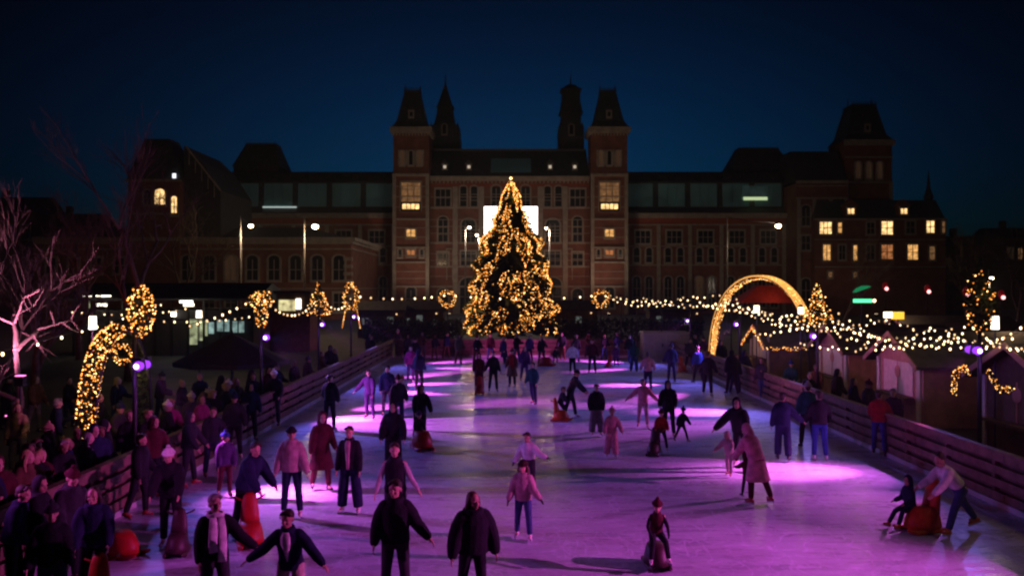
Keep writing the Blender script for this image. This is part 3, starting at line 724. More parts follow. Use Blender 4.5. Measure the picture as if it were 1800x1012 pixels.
arch(pa, .42, 'golden arbour thickly wrapped in fairy lights above the crowd', 620, .026, lightrange=(.03, .50))
pb = []
for k in range(n+1):
    a = pi*k/n; u = (1-cos(a))/2; p0 = Vector((11.2, 47.6, 0)); p1 = Vector((14.5, 41., 0))
    q = p0.lerp(p1, u); q.z = 5.15*max(0, sin(a))**.75; pb.append(q)
arch(pb, .5, 'big golden light arch over the entrance beside the market huts', 900, .03, wrap=False, rope=True, lightrange=(.0, .80))
t = thing('dangling_wreath', (GX(215,21), 21, 0), 'round golden wreath hanging under the end of the lit arbour', 'wreath')
m = MB(); pts = []; zc_ = ZR(622, 21)
for k in range(30):
    a = 2*pi*k/30; c = (.2*cos(a), 0, zc_+.2*sin(a)); twigs(m, c, (.06,.06,.06), 10, .08); shell_lights(pts, c, (.07,.07,.07), 4)
m.tube([(0,0,zc_+.2),(0,0,zc_+.75)], .01, 4)
obj('ring', m, M_leaf, t); fairy(t, pts, .022)

BULB = MB(); BULB.ell((0,0,0), (.05,.05,.06), None, 6, 4); BULB = BULB.mesh('bulb', True); BULB.materials.append(M_bulb)
BULBD = BULB.copy(); BULBD.materials.clear(); BULBD.materials.append(M_bulb_dim)
def string(p0, p1, sag, n, label, rad=1., group=None, jit=0.):
    p0, p1 = Vector(p0), Vector(p1)
    t = thing('light_string', p0, label, 'string lights', group)
    f = lambda u: (p1-p0)*u+Vector((0,0,-4*sag*u*(1-u)))
    m = MB(); m.tube([f(k/12) for k in range(13)], .012, 4); obj('cable', m, M_cable, t)
    for k in range(n):
        o = obj('bulb', BULB if R.random() < .7 else BULBD, None, t, loc=f((k+.5+R.uniform(-.2,.2))/n)+Vector((0,0,-.07))+Vector((R.uniform(-jit,jit),R.uniform(-jit,jit),R.uniform(-jit,jit))))
        s = rad*R.uniform(.85, 1.15); o.scale = (s*.9, s*.9, s*.9)
    return t
def pole(p, h, label, group='string light poles'):
    t = thing('light_pole', (p[0], p[1], 0), label, 'pole', group)
    m = MB(); m.tube([(0,0,0),(0,0,h)], [.05,.04], 6); m.box(-.15,-.15,0,.15,.15,.04); obj('mast', m, M_pole, t, True)
    m = MB(); m.tube([(0,0,h),(0,0,h+.06)], [.05,.02], 6); obj('hook', m, M_pole, t)
sr = lambda px, row, Y: W(px, row, Y)
string(sr(-30,626,19), sr(290,531,46), .1, 11, 'string lights rising from the bare pink tree to the glass hall', .8)
string(sr(325,572,33), sr(452,520,34), .12, 9, 'string lights between the glass hall and the small lit column', .85)
string(sr(120,545,40), sr(330,540,50), .25, 14, 'string lights along the front of the glass hall', .8)
string(sr(255,560,30), sr(470,548,44), .2, 13, 'string lights passing above the parasol', .75)
string(sr(462,522,34), sr(556,525,46), .75, 14, 'sagging string lights between the small lit column and the lit cone tree', .9)
string(sr(566,522,46), sr(618,520,57), .7, 9, 'short sagging string lights between lit cone tree and oval ring', 1.)
string(sr(626,519,57), sr(787,517,60), .22, 9, 'string lights from the oval ring to the wreath before the museum', 1.3)
string(sr(787,517,60), sr(1056,517,60), .28, 10, 'string lights crossing in front of the christmas tree', 1.25)
rs = [(1275,530,44,1455,548,33,.3,16),(1340,560,38,1560,560,31,.4,20),(1450,575,32,1660,598,26,.35,20),(1580,565,33,1790,585,24,.45,18),(1060,516,60,1262,515,44,.45,17),(1064,520,60,1285,533,40,.25,15),(1062,518,59,1210,517,52,.7,13),(1215,517,52,1330,545,37,.35,13),
      (1262,515,44,1420,560,33,.3,14),(1290,540,40,1470,570,31,.25,17),(1330,585,36,1480,548,34,.2,14),(1430,545,35,1690,585,26,.55,22),
      (1470,560,33,1640,575,28,.5,18),(1490,560,36,1705,580,27,.62,20),(1520,552,40,1745,560,30,.5,18),(1400,600,31,1600,600,27,.2,16),
      (1660,575,28,1800,570,24,.5,12),(1700,560,27,1830,612,21,.3,13),(1730,590,24,1840,590,20,.3,10),(1540,590,30,1760,606,23,.15,16),(1125,520,58,1300,524,42,.5,16)]
names = ['span starting behind the arch top','span level with the round white lantern','span just over the pink gables','span passing behind the yellow sign','first span along the row of thin poles','lower span along the row of thin poles','short span nearest the lit wreath','span ending over the big light arch','span crossing behind the big light arch',
 'span under the red awning','span rising beside the lit cone tree','long sagging span over the hut roofs','span below the green sign','span below the yellow sign','highest span under the red lanterns','lowest span resting along the hut ridges',
 'span reaching the white lantern','span dropping steeply beside the white lantern','short span over the hut with garlands','low span in front of the leafy lit column','extra span between thin poles and the light arch']
for q, (a, b, c, d, e, f, s, k) in enumerate(rs):
    string(sr(a,b,c), sr(d,e,f), s, k, 'market string lights, the '+names[q], .72 if f < 32 else .95, 'market string lights', .07)
for px, Y, nm in ((1092,60,'nearest the lit wreath'),(1120,58,'in the middle of the row of three'),(1163,55,'nearest the big arch')):
    pole(W(px,520,Y), ZR(519,Y), 'thin pole carrying string lights, '+nm)

# ---------------------------------------------------------------- street lamps
def street_lamp(px, row, Y, pole_px, label, power=420, col=(1,.72,.45), r=.24):
    p = W(px, row, Y); x0 = GX(pole_px, Y)
    t = thing('street_lamp', (x0, Y, 0), label, 'street lamp', 'tall street lamps')
    h = p.z+.9; m = MB(); m.tube([(0,0,0),(0,0,h*.6),(0,0,h)], [.11,.08,.05], 8); m.box(-.25,-.25,0,.25,.25,.3)
    dx = p.x-x0
    obj('mast', m, mat('lamp_mast', (.35,.33,.31), .5, .3), t, True)
    m = MB(); m.tube([(0,0,h-.1),(dx*.5,0,p.z+.45),(dx,0,p.z+.3)], .04, 6); m.frustum(dx-.3,-.2,dx+.3,.2,p.z+.12,dx-.1,-.1,dx+.1,.1,p.z+.34); a = obj('lamp_head', m, M_pole, t)
    m = MB(); m.ell((dx,0,p.z), (r,r,r*.7)); obj('lamp_glass', m, emit('street_light', (1,.8,.55), 12.), a, True)
    if power: point((p.x, Y-.1, p.z-.45), power, col, .25, 'street_glow')
street_lamp(441, 397, 80, 423, 'white street lamp on a tall mast over the long garden range', 650)
street_lamp(554, 398, 80, 535, 'warm bright street lamp on a tall mast near the stone quoins', 800, (1,.65,.35), .32)
street_lamp(1368, 397, 84, 1278, 'street lamp on long arm reaching from the pale mast', 700, (1,.75,.5), .3)
street_lamp(825, 400, 112, 818, 'small street lamp close beside the white screen', 900, (1,.8,.6), .22)
street_lamp(838, 413, 118, 842, 'smallest street lamp, just below its neighbour by the screen', 500, (1,.8,.6), .2)
street_lamp(960, 401, 112, 966, 'street lamp between the white screen and the lit tower', 900, (1,.8,.6), .18)
street_lamp(1743, 489, 90, 1738, 'low street lamp above the white lantern at the market edge', 300, (1,.8,.6), .22)
def wall_washer(px, Y, label, pw=1500, tz=12, row=None, col=(.95,.72,.54)):
    x = GX(px, Y); t = thing('ground_uplight', (x, Y, 0), label, 'uplight', 'uplights at the foot of the museum')
    m = MB(); m.box(-.25,-.2,0,.25,.2,.12); m.frustum(-.22,-.16,.22,.16,.12,-.26,-.2,.26,.2,.4); obj('housing', m, M_pole, t)
    m = MB(); m.box(-.2,-.14,.402,.2,.14,.42); obj('lens', m, emit('uplight_lens', (1,.7,.4), 3.), t)
    spot(t, (x, Y, .6), (x, 151, tz), pw, col, 95, 1., .2)
wall_washer(722, 141, 'uplight under the lit tower on the parasol side', 998, 20)
wall_washer(1070, 141, 'uplight under the lit tower on the market side', 1152, 20)
wall_washer(790, 141, 'uplight between the tower and the passage arches', 614, 15)
wall_washer(1008, 141, 'uplight under the pink lit middle front', 806, 15, col=(1,.5,.3))
wall_washer(900, 141, 'uplight straight behind the christmas tree', 480, 15)
wall_washer(1180, 143, 'uplight below the first windows of the market side wing', 182, 14)
wall_washer(1300, 143, 'uplight below the last windows of the market side wing', 182, 14)
wall_washer(1440, 138, 'uplight below the corner pavilion', 144, 16)
wall_washer(1540, 138, 'uplight below the lit corner block', 86, 14)
wall_washer(560, 118, 'uplight below the long garden range near the quoins', 81, 9)
wall_washer(440, 118, 'uplight below the middle of the long garden range', 67, 9)

# ---------------------------------------------------------------- market huts
M_pink = mat('hut_boards', (.42,.2,.17), .75, var=.25, scale=3, bump=.3, bscale=25)
M_panel = mat('hut_panel', (.6,.5,.48), .7, var=.15)
M_roofing = mat('hut_roofing', (.06,.055,.06), .8, var=.4, scale=3, bump=.4, bscale=30)
def hut(y0, y1, x, depth, label, boards, lights=False, ez=2.15, az=2.98, panel=None):
    t = thing('market_hut', (x, (y0+y1)/2, 0), label, 'market hut', 'wooden market huts'); h = (y1-y0)/2
    m = MB(); m.prismx([(-h,0),(h,0),(h,ez),(0,az-.08),(-h,ez)], 0, depth); w_ = obj('wall', m, boards, t)
    m = MB()
    for sg in (-1, 1):
        i = [(sg*(h+.25), ez-.22), (0, az), (0, az+.1), (sg*(h+.28), ez-.12)]
        m.prismx(i if sg < 0 else i[::-1], -.35, depth+.2)
    obj('roof', m, M_roofing, t)
    m = MB()
    for sg in (-1, 1):
        i = [(sg*(h+.27), ez-.25), (0, az-.05), (0, az+.13), (sg*(h+.30), ez-.09)]
        m.prismx(i if sg < 0 else i[::-1], -.40, -.352)
    obj('bargeboard', m, M_pink, t)
    m = MB(); m.box(-.03,-h*.62,.95,-.001,h*.62,2.05); sh = obj('shutter', m, panel or M_panel, t)
    m = MB(); m.box(-.045,-.03,.95,-.031,.03,2.05); m.ell((-.04,0,1.7), (.03,.22,.22)); obj('shutter_trim', m, M_pink, sh)
    for yy in (-h*.86, h*.86): m = MB(); m.box(-.06,yy-.12,0,-.002,yy+.12,2.1); obj('corner_board', m, M_panel, t)
    m = MB(); m.box(-.32,-h*.66,.84,-.002,h*.66,.92); obj('counter', m, M_dwood, t)
    if lights:
        pts = []
        for sg in (-1, 1):
            for k in range(46): u = R.random(); pts.append(Vector((-.42+R.uniform(-.04,.04), sg*(h+.25)*u, az-(az-ez+.25)*u+R.uniform(-.09,.06))))
        for k in range(40): pts.append(Vector((R.uniform(-.3,1.9), -h-.27, ez-.2+R.uniform(-.12,.05))))
        fairy(t, pts, .03); point((x-.7, (y0+y1)/2, 2.2), 10, WARM, .2, 'fairy_glow')
    return t
hut(43.6, 47.3, 13.2, 3.2, 'wooden market hut with its gable outlined in golden lights', M_dwood, True, 1.75, 2.55)
hut(34.2, 37.6, 13.5, 4.5, 'market hut with a pink lit gable under the lit cone tree', M_pink)
hut(28.0, 31.6, 13.5, 5., 'market hut with pink gable and pale shuttered front', M_pink)
hut(21.2, 25.0, 13.7, 5., 'dark wooden market hut with two hanging garlands, next to the leafy column', M_dwood, False, 2.2, 3.0, M_dwood)
hut(38.8, 42.4, 18.5, 5., 'plain dark hut standing behind the pink gabled huts', M_dwood, False, 2.3, 3.2, M_dwood)
for (pa_, n_, lb) in (([(1678,690),(1676,668),(1684,650),(1694,646),(1700,656)], 90, 'looped golden garland hanging on the dark hut front'), ([(1738,654),(1748,672),(1758,684),(1768,686),(1780,680)], 70, 'trailing golden garland at the edge of the dark hut')):
    p = [W(a, b, 22.4) for a, b in pa_]; t = thing('garland', p[0], lb, 'garland'); m = MB(); pts = []
    for k in range(len(p)-1):
        for q in range(8):
            c = p[k].lerp(p[k+1], q/8)-p[0]; twigs(m, c, (.07,.07,.07), 8, .08); shell_lights(pts, c, (.09,.09,.09), n_//28)
    obj('greenery', m, M_leaf, t); fairy(t, pts, .02)
# awnings, signs and lanterns of the market lane
t = thing('red_awning', (GX(1348,50), 50, 0), 'red peaked awning seen through the big light arch', 'awning')
m = MB(); m.frustum(-1.9,-1.2,1.9,1.2,3.75,-.6,-.4,.6,.4,4.75); obj('canopy', m, mat('red_canvas', (.5,.05,.03), .8), t)
for sx in (-1.8,1.8):
    for sy in (-1.1,1.1): m = MB(); m.tube([(sx,sy,0),(sx,sy,3.75)], .04, 6); obj('leg', m, M_pole, t)
point((GX(1348,50), 48.2, 4.4), 7, (1,.45,.25), .2, 'awning_glow'); 
for px, row, Y, lb in ((1556,505,62,'red lantern over the green sign'),(1630,510,60,'red lantern alone over the hut roofs'),(1698,515,54,'red lantern touching the leafy lit column'),(1760,520,56,'red lantern above the white lantern')):
    p = W(px, row, Y); t = thing('red_lantern', (p.x, Y, 0), lb, 'lantern', 'red lanterns over the market')
    m = MB(); m.tube([(0,0,0),(0,0,p.z-.3)], .04, 6); obj('pole', m, M_pole, t)
    m = MB(); m.ell((0,0,p.z+.1), (.2,.2,.3), None, 10, 7); obj('shade', m, emit('lantern_red', (1,.02,.04), .05), t, True)
    m = MB(); m.ell((0,-.24,p.z-.1), (.13,.1,.13)); obj('bulb', m, emit('lantern_core', (1,.4,.4), 3), t, True)
t = thing('green_sign', W(1516,530,46), 'glowing green sign with a leaf shape above a bar', 'sign')
m = MB(); m.tube([(0,0.1,-4),(0,0.1,.6)], .04, 6); obj('post', m, M_pole, t)
m = MB(); m.box(-.5,-.06,-.05,.5,.0,.14); o = obj('glowing_bar', m, emit('green_tube', (.12,1,.45), 1.6), t)
m = MB(); m.prism([(-.55,.5),(-.35,.72),(-.05,.85),(.3,.86),(.45,.8),(.2,.7),(-.1,.6),(-.35,.5)], -.06, 0); obj('glowing_leaf', m, emit('green_leaf', (.02,.5,.18), .35), t)
m = MB(); m.ell((.62,-.05,.05), (.09,.06,.09)); obj('bulb', m, M_bulb, o, True)
t = thing('yellow_sign', W(1572,556,38), 'small lit yellow and white sign amid the string lights', 'sign')
m = MB(); m.tube([(.2,0.1,-3.4),(.2,0.1,.1)], .035, 6); obj('post', m, M_pole, t)
m = MB(); m.box(-.1,-.05,-.12,.42,.05,.2); obj('yellow_panel', m, emit('yellow_panel', (1,.6,.05), 1.3), t)
m = MB(); m.box(-.46,-.05,-.06,-.105,.05,.2); obj('white_panel', m, emit('white_panel', (1,.85,.6), 3.), t)
for px, row, Y, lb in ((163,567,26,'tall white lit lantern beyond the golden arbour'),(1749,567,24,'tall white lit lantern next to the leafy lit column'),(350,552,44,'white lit lantern before the glass hall'),(1408,546,37,'white lit lantern under the end of the light arch'),(1330,543,40,'round white lantern inside the light arch')):
    p = W(px, row, Y); t = thing('white_lantern', (p.x, Y, 0), lb, 'lantern', 'white lanterns on poles'); m = MB(); m.tube([(0,0,0),(0,0,p.z-.24)], .03, 6); obj('pole', m, M_pole, t)
    s = Y/26.; w_, h_ = (.085*s, .2*s) if Y < 35 else (.07*s, .11*s)
    m = MB(); m.frustum(-w_,-w_,w_,w_,p.z-h_,-w_*.9,-w_*.9,w_*.9,w_*.9,p.z+h_); obj('glass', m, emit('lantern_white', (1,.82,.58), 3.5), t)
    m = MB(); m.frustum(-w_*1.2,-w_*1.2,w_*1.2,w_*1.2,p.z+h_+.002,-.03,-.03,.03,.03,p.z+h_+.12); obj('cap', m, M_pole, t)
    point((p.x-.3*(1 if p.x > 0 else -1), Y-.6, p.z-.2), 14, (1,.75,.5), .2, 'lantern_glow')
for x, y, z, pw in ((11.4,14.5,3.5,40),(16,18,3.6,38),(17.5,30,3.6,45),(18,40,3.8,45),(11.9,29,3.4,12),(14,50,3.9,40)):   # the nearest is added out of view to warm the ice; others under dense bulbs
    point((x,y,z), pw, (1,.62,.32), .3, 'bulb_and_fill_glow')

# ---------------------------------------------------------------- glass hall and stalls by the parasol
Yh = 58; xh = lambda px: GX(px, Yh); zh = lambda r: ZR(r, Yh)
t = thing('glass_hall', ((xh(130)+xh(445))/2, Yh, 0), 'low glass fronted hall with lit ceiling panels beyond the parasol', 'pavilion')
a, b = xh(130), xh(445)
def hp(name, mb, m, parent=None): return obj(name, mb, m, parent or t, world=True)
m = MB(); m.box(a,Yh+.2,0,b,Yh+7,zh(545)); hp('wall', m, mat('hall_wall', (.06,.055,.06), .8))
m = MB(); m.prismx([(Yh-.6,zh(528)),(Yh+7,zh(528)),(Yh+7,zh(522)),(Yh+3,zh(497)),(Yh-.6,zh(524))], a-.5, b+.5); hp('roof', m, M_slate)
m = MB()
for k in range(12): x = a+(b-a)*k/11; m.box(x-.06,Yh-.1,0,x+.06,Yh+.02,zh(528)-.003)
m.box(a,Yh-.08,zh(562),b,Yh+.01,zh(560)); hp('mullion', m, M_pole)
hl = emit('hall_light', (1,.93,.75), 5.); hg = lit_pane('hall_green', (.72,.8,.45), .42, 2.); hc = lit_pane('hall_cool', (.55,.85,.8), .35, 2.5)
for (p0, r0, p1, r1, mm, y) in ((158,521,168,526,hl,0),(146,520,163,525,hl,1),(171,519,197,524,hl,1),(172,533,190,538,hl,1),(146,525,160,541,hg,1),(335,561,348,605,hg,.0),(350,561,357,598,hg,.0),(362,561,366,590,hg,.0),
      (383,562,393,582,hc,0),(396,562,404,582,hc,0),(410,564,418,584,hc,0),(421,564,430,584,hc,0),(368,566,377,586,hc,0),(317,527,340,532,hl,0),(324,533,342,538,hl,0),(302,548,311,556,hl,0)):
    m = MB(); m.box(xh(p0),Yh-.15-y*.04,zh(r1),xh(p1),Yh-.11-y*.04,zh(r0)); hp('ceiling_light' if mm is hl else 'lit_window', m, mm)
point((xh(335), Yh-2.5, 3.2), 28, (1,.9,.65), .4, 'hall_glow'); point((xh(180), Yh-2.5, 3.2), 28, (1,.9,.65), .4, 'hall_glow')
Yk = 62
t = thing('snack_kiosk', (GX(508,Yk), Yk, 0), 'flat roofed kiosk with a glowing yellow hatch behind the sagging lights', 'kiosk')
m = MB(); m.box(-1.5,.1,0,1.5,3,4.2); obj('wall', m, M_dwood, t)
m = MB(); m.box(-1.7,-.7,4.203,1.7,3.2,4.4); obj('roof', m, M_roofing, t)
m = MB(); m.box(-.75,.02,ZR(546,Yk),.45,.097,ZR(527,Yk)); obj('hatch', m, lit_pane('hatch_yellow', (.9,.8,.4), .8, 2.), t)
m = MB(); m.box(.5,.02,ZR(543,Yk),.85,.097,ZR(525,Yk)); obj('hatch_light', m, emit('hatch_light', (1,.85,.65), 4.), t)
# big dark parasol
px_, Y_ = 408, 33; c = W(px_, 585, Y_)
t = thing('parasol', (c.x, Y_, 0), 'big dark parasol standing among the crowd beside the rink', 'parasol')
m = MB(); m.tube([(0,0,0),(0,0,c.z-.1)], .05, 8); m.box(-.4,-.4,0,.4,.4,.1); obj('pole', m, M_pole, t)
m = MB(); n = 8; za, ze = c.z, ZR(634, Y_)
rg = []
for k in range(n): a = 2*pi*(k+.5)/n; rg.append(Vector((2.15*cos(a), 2.15*sin(a), ze)))
for k in range(n):
    p, q = rg[k], rg[(k+1) % n]; ap = Vector((0,0,za)); mid_ = (p+q)/2+Vector((0,0,.05))
    for s_ in (0, -.03):
        d = Vector((0,0,s_)); m.tri(ap+d, p+d, mid_+d); m.tri(ap+d, mid_+d, q+d)
    m.quad(p, p-Vector((0,0,.16)), q-Vector((0,0,.16)), q)
obj('canopy', m, mat('dark_canvas', (.045,.03,.03), .85, var=.2), t)
m = MB()
for p in rg: m.tube([(0,0,za-.1), p-Vector((0,0,.06))], .015, 5)
m.tube([(0,0,za),(0,0,za+.14)], [.06,.01], 6); obj('rib', m, M_pole, t)

# ---------------------------------------------------------------- bare trees and the dark town around
M_bark = mat('bare_bark', (.16,.11,.09), .9, var=.35, scale=4, bump=.5, bscale=14)
def bare_tree(x, y, h, label, seed, spread=.55, depth=5, r0=.22, trunk=.33, droop=0., twig=3, first=1.):
    rr = random.Random(seed); t = thing('bare_tree', (x, y, 0), label, 'tree')
    tr, cr = MB(), MB()
    def grow(p, d, ln, r, lv, m):
        q = p; pts = [p]; rd = [r]
        for k in range(4):
            d = (d+Vector((rr.uniform(-.16,.16), rr.uniform(-.16,.16), rr.uniform(-.06,.12)-droop*.1))).normalized(); q = q+d*ln/4; pts.append(q); rd.append(max(.006, r*(1-.13*(k+1))))
        m.tube(pts, rd, 6 if r > .05 else 4)
        if lv == 0: return
        nb = 3 if lv >= depth-1 else twig
        for k in range(nb):
            base = pts[-1] if k == 0 else pts[rr.choice((2,3,4))]
            a = rr.uniform(0, 2*pi); e = rr.uniform(.55,1.)*spread
            o = d.orthogonal().normalized(); s_ = d.cross(o)
            nd = (d*cos(e)+(o*cos(a)+s_*sin(a))*sin(e)+Vector((0,0,.12-droop))).normalized()
            grow(base, nd, ln*rr.uniform(.6,.8)*(first if lv == depth else 1), r*.56, lv-1, cr)
    grow(Vector((0,0,0)), Vector((0,0,1)), h*trunk, r0, depth, tr)
    obj('trunk', tr, M_bark, t, True); obj('crown', cr, M_bark, t, True)
    return t
bare_tree(GX(-8,26), 26, 7, 'slim bare tree behind the pale pink one at the edge of the crowd', 3, .6, 5, .12, .4)
# its low branches spread in the pink light
t = bare_tree(GX(30,23.5), 23.7, 7.2, 'small wide bare tree glowing pale pink in its uplights', 11, 1.35, 3, .13, .40, .1, 4, .6)
bare_tree(GX(225,42), 42, 13, 'tall bare tree with reddish trunk behind the fairy-lit column', 5, .6, 6, .24, .35)
bare_tree(GX(62,34), 34, 8, 'dark bare tree behind the pink lit one', 8, .62, 6, .24, .3)
bare_tree(GX(140,55), 55, 13, 'dark bare tree over the glass hall roof', 9, .6, 6, .26, .3)
bare_tree(GX(330,75), 75, 13, 'dark bare tree before the long garden range', 21, .6, 6, .26, .3)
bare_tree(GX(1480,95), 95, 12, 'dark bare tree before the corner pavilion', 22, .6, 6, .22, .3)
bare_tree(GX(1700,75), 75, 11, 'dark bare tree beyond the red lanterns', 23, .65, 6, .24, .3)
bare_tree(GX(1785,60), 60, 10, 'bare tree at the dark end of the market lane', 24, .65, 6, .24, .3)
bare_tree(GX(-10,60), 60, 13, 'bare tree farthest out beyond the pink lit tree', 25, .65, 6, .24, .3)
for (x, y, tx, ty, tz, pw, c) in ((GX(30,23.7)+.9, 22.3, GX(30,23.7), 23.7, 3.4, 4600, (1,.34,.68)), (GX(30,23.7)-1.1, 22.6, GX(30,23.7), 23.7, 2.8, 2800, (1,.26,.62)), (GX(120,36), 36, GX(225,42), 43, 7., 260, (1,.1,.1)), (GX(40,30), 29, GX(62,34), 35, 5., 60, (1,.1,.14)), (GX(150,46), 46, GX(140,55), 56, 8., 200, (1,.1,.1))):
    t = thing('tree_uplight', (x, y, 0), 'coloured uplight at the foot of '+{3.4: 'the bare pink tree, arbour side', 2.8: 'the bare pink tree, outer side', 7.: 'the tall bare tree behind the lit column', 5.: 'the dark tree behind the pink one', 8.: 'the dark tree over the glass hall'}[tz], 'uplight', 'uplights under the bare trees')
    up_ = 2.4 if tz < 4 else .3
    m = MB(); m.box(-.12,-.1,0,.12,.1,.05); m.frustum(-.1,-.08,.1,.08,.05,-.13,-.11,.13,.11,.25); obj('housing', m, M_pole, t)
    m = MB(); m.box(-.1,-.08,.252,.1,.08,.27); obj('lens', m, emit('pink_lens', (1,.2,.6), 3.), t)
    if up_ > 1: m = MB(); m.tube([(0,0,0),(0,0,up_-.36)], .03, 6); obj('stand', m, M_pole, t); [setattr(ch, 'location', (0,0,up_-.35)) for ch in t.children if ch.name.startswith(('housing','lens'))]
    spot(t, (x, y, up_), (tx, ty, tz+(.6 if up_ > 1 else 0)), pw*(.5 if up_ > 1 else 1), c, 90, .9, .1)
def house(px0, px1, row, Y, label, wins, ridge=20, group='dark houses beyond the square'):
    a, b = GX(px0,Y), GX(px1,Y); z = ZR(row,Y); t = thing('town_house', ((a+b)/2, Y, 0), label, 'house', group)
    m = MB(); m.box(a,Y,0,b,Y+12,z); w_ = obj('wall', m, M_brick, t, world=True)
    m = MB(); rz = z+ridge*Y/1500; m.prismx([(Y-.3,z+.003),(Y+12.3,z+.003),(Y+7,rz),(Y+5,rz)], a, b); rf = obj('roof', m, M_slate, t, world=True)
    m = MB(); q = a+(b-a)*.3; m.box(q,Y+5,rz-.5,q+1,Y+6.2,rz+1.6); obj('chimney', m, M_brick, rf, world=True)
    for px, r, w1, h1, pn in wins: window(t, GX(px,Y), Y-.004, ZR(r,Y), w1, h1, pn, False, 2, 2)
house(1668, 1760, 432, 175, 'brick house next to the lit corner block', [(1690,470,1.5,2.2,None),(1720,470,1.5,2.2,None)])
house(1752, 1860, 418, 185, 'taller dark house at the edge of the square', [(1775,455,1.6,2.6,G_faint),(1793,456,.9,2.4,G_dim),(1820,455,1.6,2.6,None)])
house(-60, 62, 372, 165, 'dark brick house beyond the bare trees', [(20,420,1.6,2.6,None),(45,420,1.6,2.6,None)], 30)
house(63, 160, 398, 170, 'lower dark house between the bare trees and garden range', [(100,440,1.6,2.6,None),(130,440,1.6,2.6,G_faint)], 26)
# hedge that closes the far side of the square behind the poles
for px, Y, wd_, lb, notes in ((668,78,4.2,'dark stall with a few pale notices near the flat roofed kiosk',((-1.4,1.6),(-.6,1.3),(.9,1.7))),(735,80,4.6,'dark stall with pale notices beside the wreath pole',((-1.1,1.5),(.1,1.8),(1.4,1.4))),(1010,82,4.4,'dark stall behind the market side wreath',((.4,1.6),)),(1190,80,5.,'dark stall behind the pale cabin',((-1.6,1.7),(1.,1.5)))):
    t = thing('market_stall', (GX(px,Y), Y, 0), lb, 'stall', 'dark stalls beyond the far barrier'); h_ = wd_/2
    m = MB(); m.box(-h_,.3,0,h_,2.6,2.5); obj('wall', m, M_dwood, t)
    m = MB(); m.prismx([(-.5,2.45),(2.8,2.45),(2.8,2.6),(1.2,3.4),(-.5,2.6)], -h_-.2, h_+.2); obj('roof', m, M_roofing, t)
    m = MB(); m.box(-h_+.1,-.1,.85,h_-.1,.295,.95); obj('counter', m, M_dwood, t)
    for nx_, nz_ in notes: m = MB(); m.box(nx_-.28,.24,nz_-.35,nx_+.28,.296,nz_+.25); obj('notice', m, lit_pane('notice', (.7,.85,.8), .09, 3.), t)
    m = MB(); m.ell((h_-.6,.1,2.2), (.07,.07,.07)); obj('bulb', m, M_bulb_dim, t)
for a_, b_, Y, lb in ((640,812,72,'dark clipped hedge beyond the far barrier, towards the kiosk'),(985,1235,74,'dark clipped hedge beyond the far barrier, behind the thin poles')):
    t = thing('hedge', ((GX(a_,Y)+GX(b_,Y))/2, Y, 0), lb, 'hedge'); hw = (GX(b_,Y)-GX(a_,Y))/2
    m = MB()
    for _ in range(1900):
        p = Vector((R.uniform(-hw,hw), R.uniform(-.7,.7), 1.9*R.random()**.8)); q = Vector((R.gauss(0,1),R.gauss(0,1),R.gauss(0,1))).normalized(); o_ = q.orthogonal().normalized()
        m.tri(p-o_*.12, p+q*.34, p+o_*.12)
    obj('foliage', m, M_leaf, t)
# ---------------------------------------------------------------- people
BAKE = []                                    # (object, voxel size): overlapping tubes become one smooth skin
def skinned(name, mb, m, parent, vox, rep=0):
    o = obj(name, mb, m, parent)
    md = o.modifiers.new('weld', 'REMESH'); md.mode = 'VOXEL'; md.voxel_size = vox; md.use_smooth_shade = True
    s = o.modifiers.new('soft', 'SMOOTH'); s.iterations = 3 if name != 'body' else 1; s.factor = .5
    BAKE.append(o); return o
def bake():
    dg = bpy.context.evaluated_depsgraph_get()
    out = [(o, bpy.data.meshes.new_from_object(o.evaluated_get(dg), depsgraph=dg)) for o in BAKE]
    for o, me in out:
        mats_ = [s.material for s in o.material_slots]
        old = o.data; o.modifiers.clear(); o.data = me; me.name = o.name.split('.')[0]
        me.materials.clear(); me.materials.append(mats_[0])
        me.polygons.foreach_set('use_smooth', [True]*len(me.polygons)); me.update(); bpy.data.meshes.remove(old)
    BAKE.clear()
def D(a, f, s):                              # limb direction: a outwards from the body, f forward; hanging straight down at 0, 0
    a, f = radians(a), radians(f)
    return Vector((s*sin(a), -sin(f)*cos(a), -cos(a)*cos(f)))
DEF = dict(H=1.72, tp=3, roll=0, yaw=0, hp=0, hy=0, L=(8,4,6,18), Rr=(8,4,6,18), l=(4,2,4), r=(4,-3,4), top='black', bottom='navy', hair='dark brown', style='short',
  coat='hip', puff=1., scarf=None, skates='red', gloves=None, sk=0, vox=.02, wide=1., shirt=None, slim=1., pom=None, vest=None)
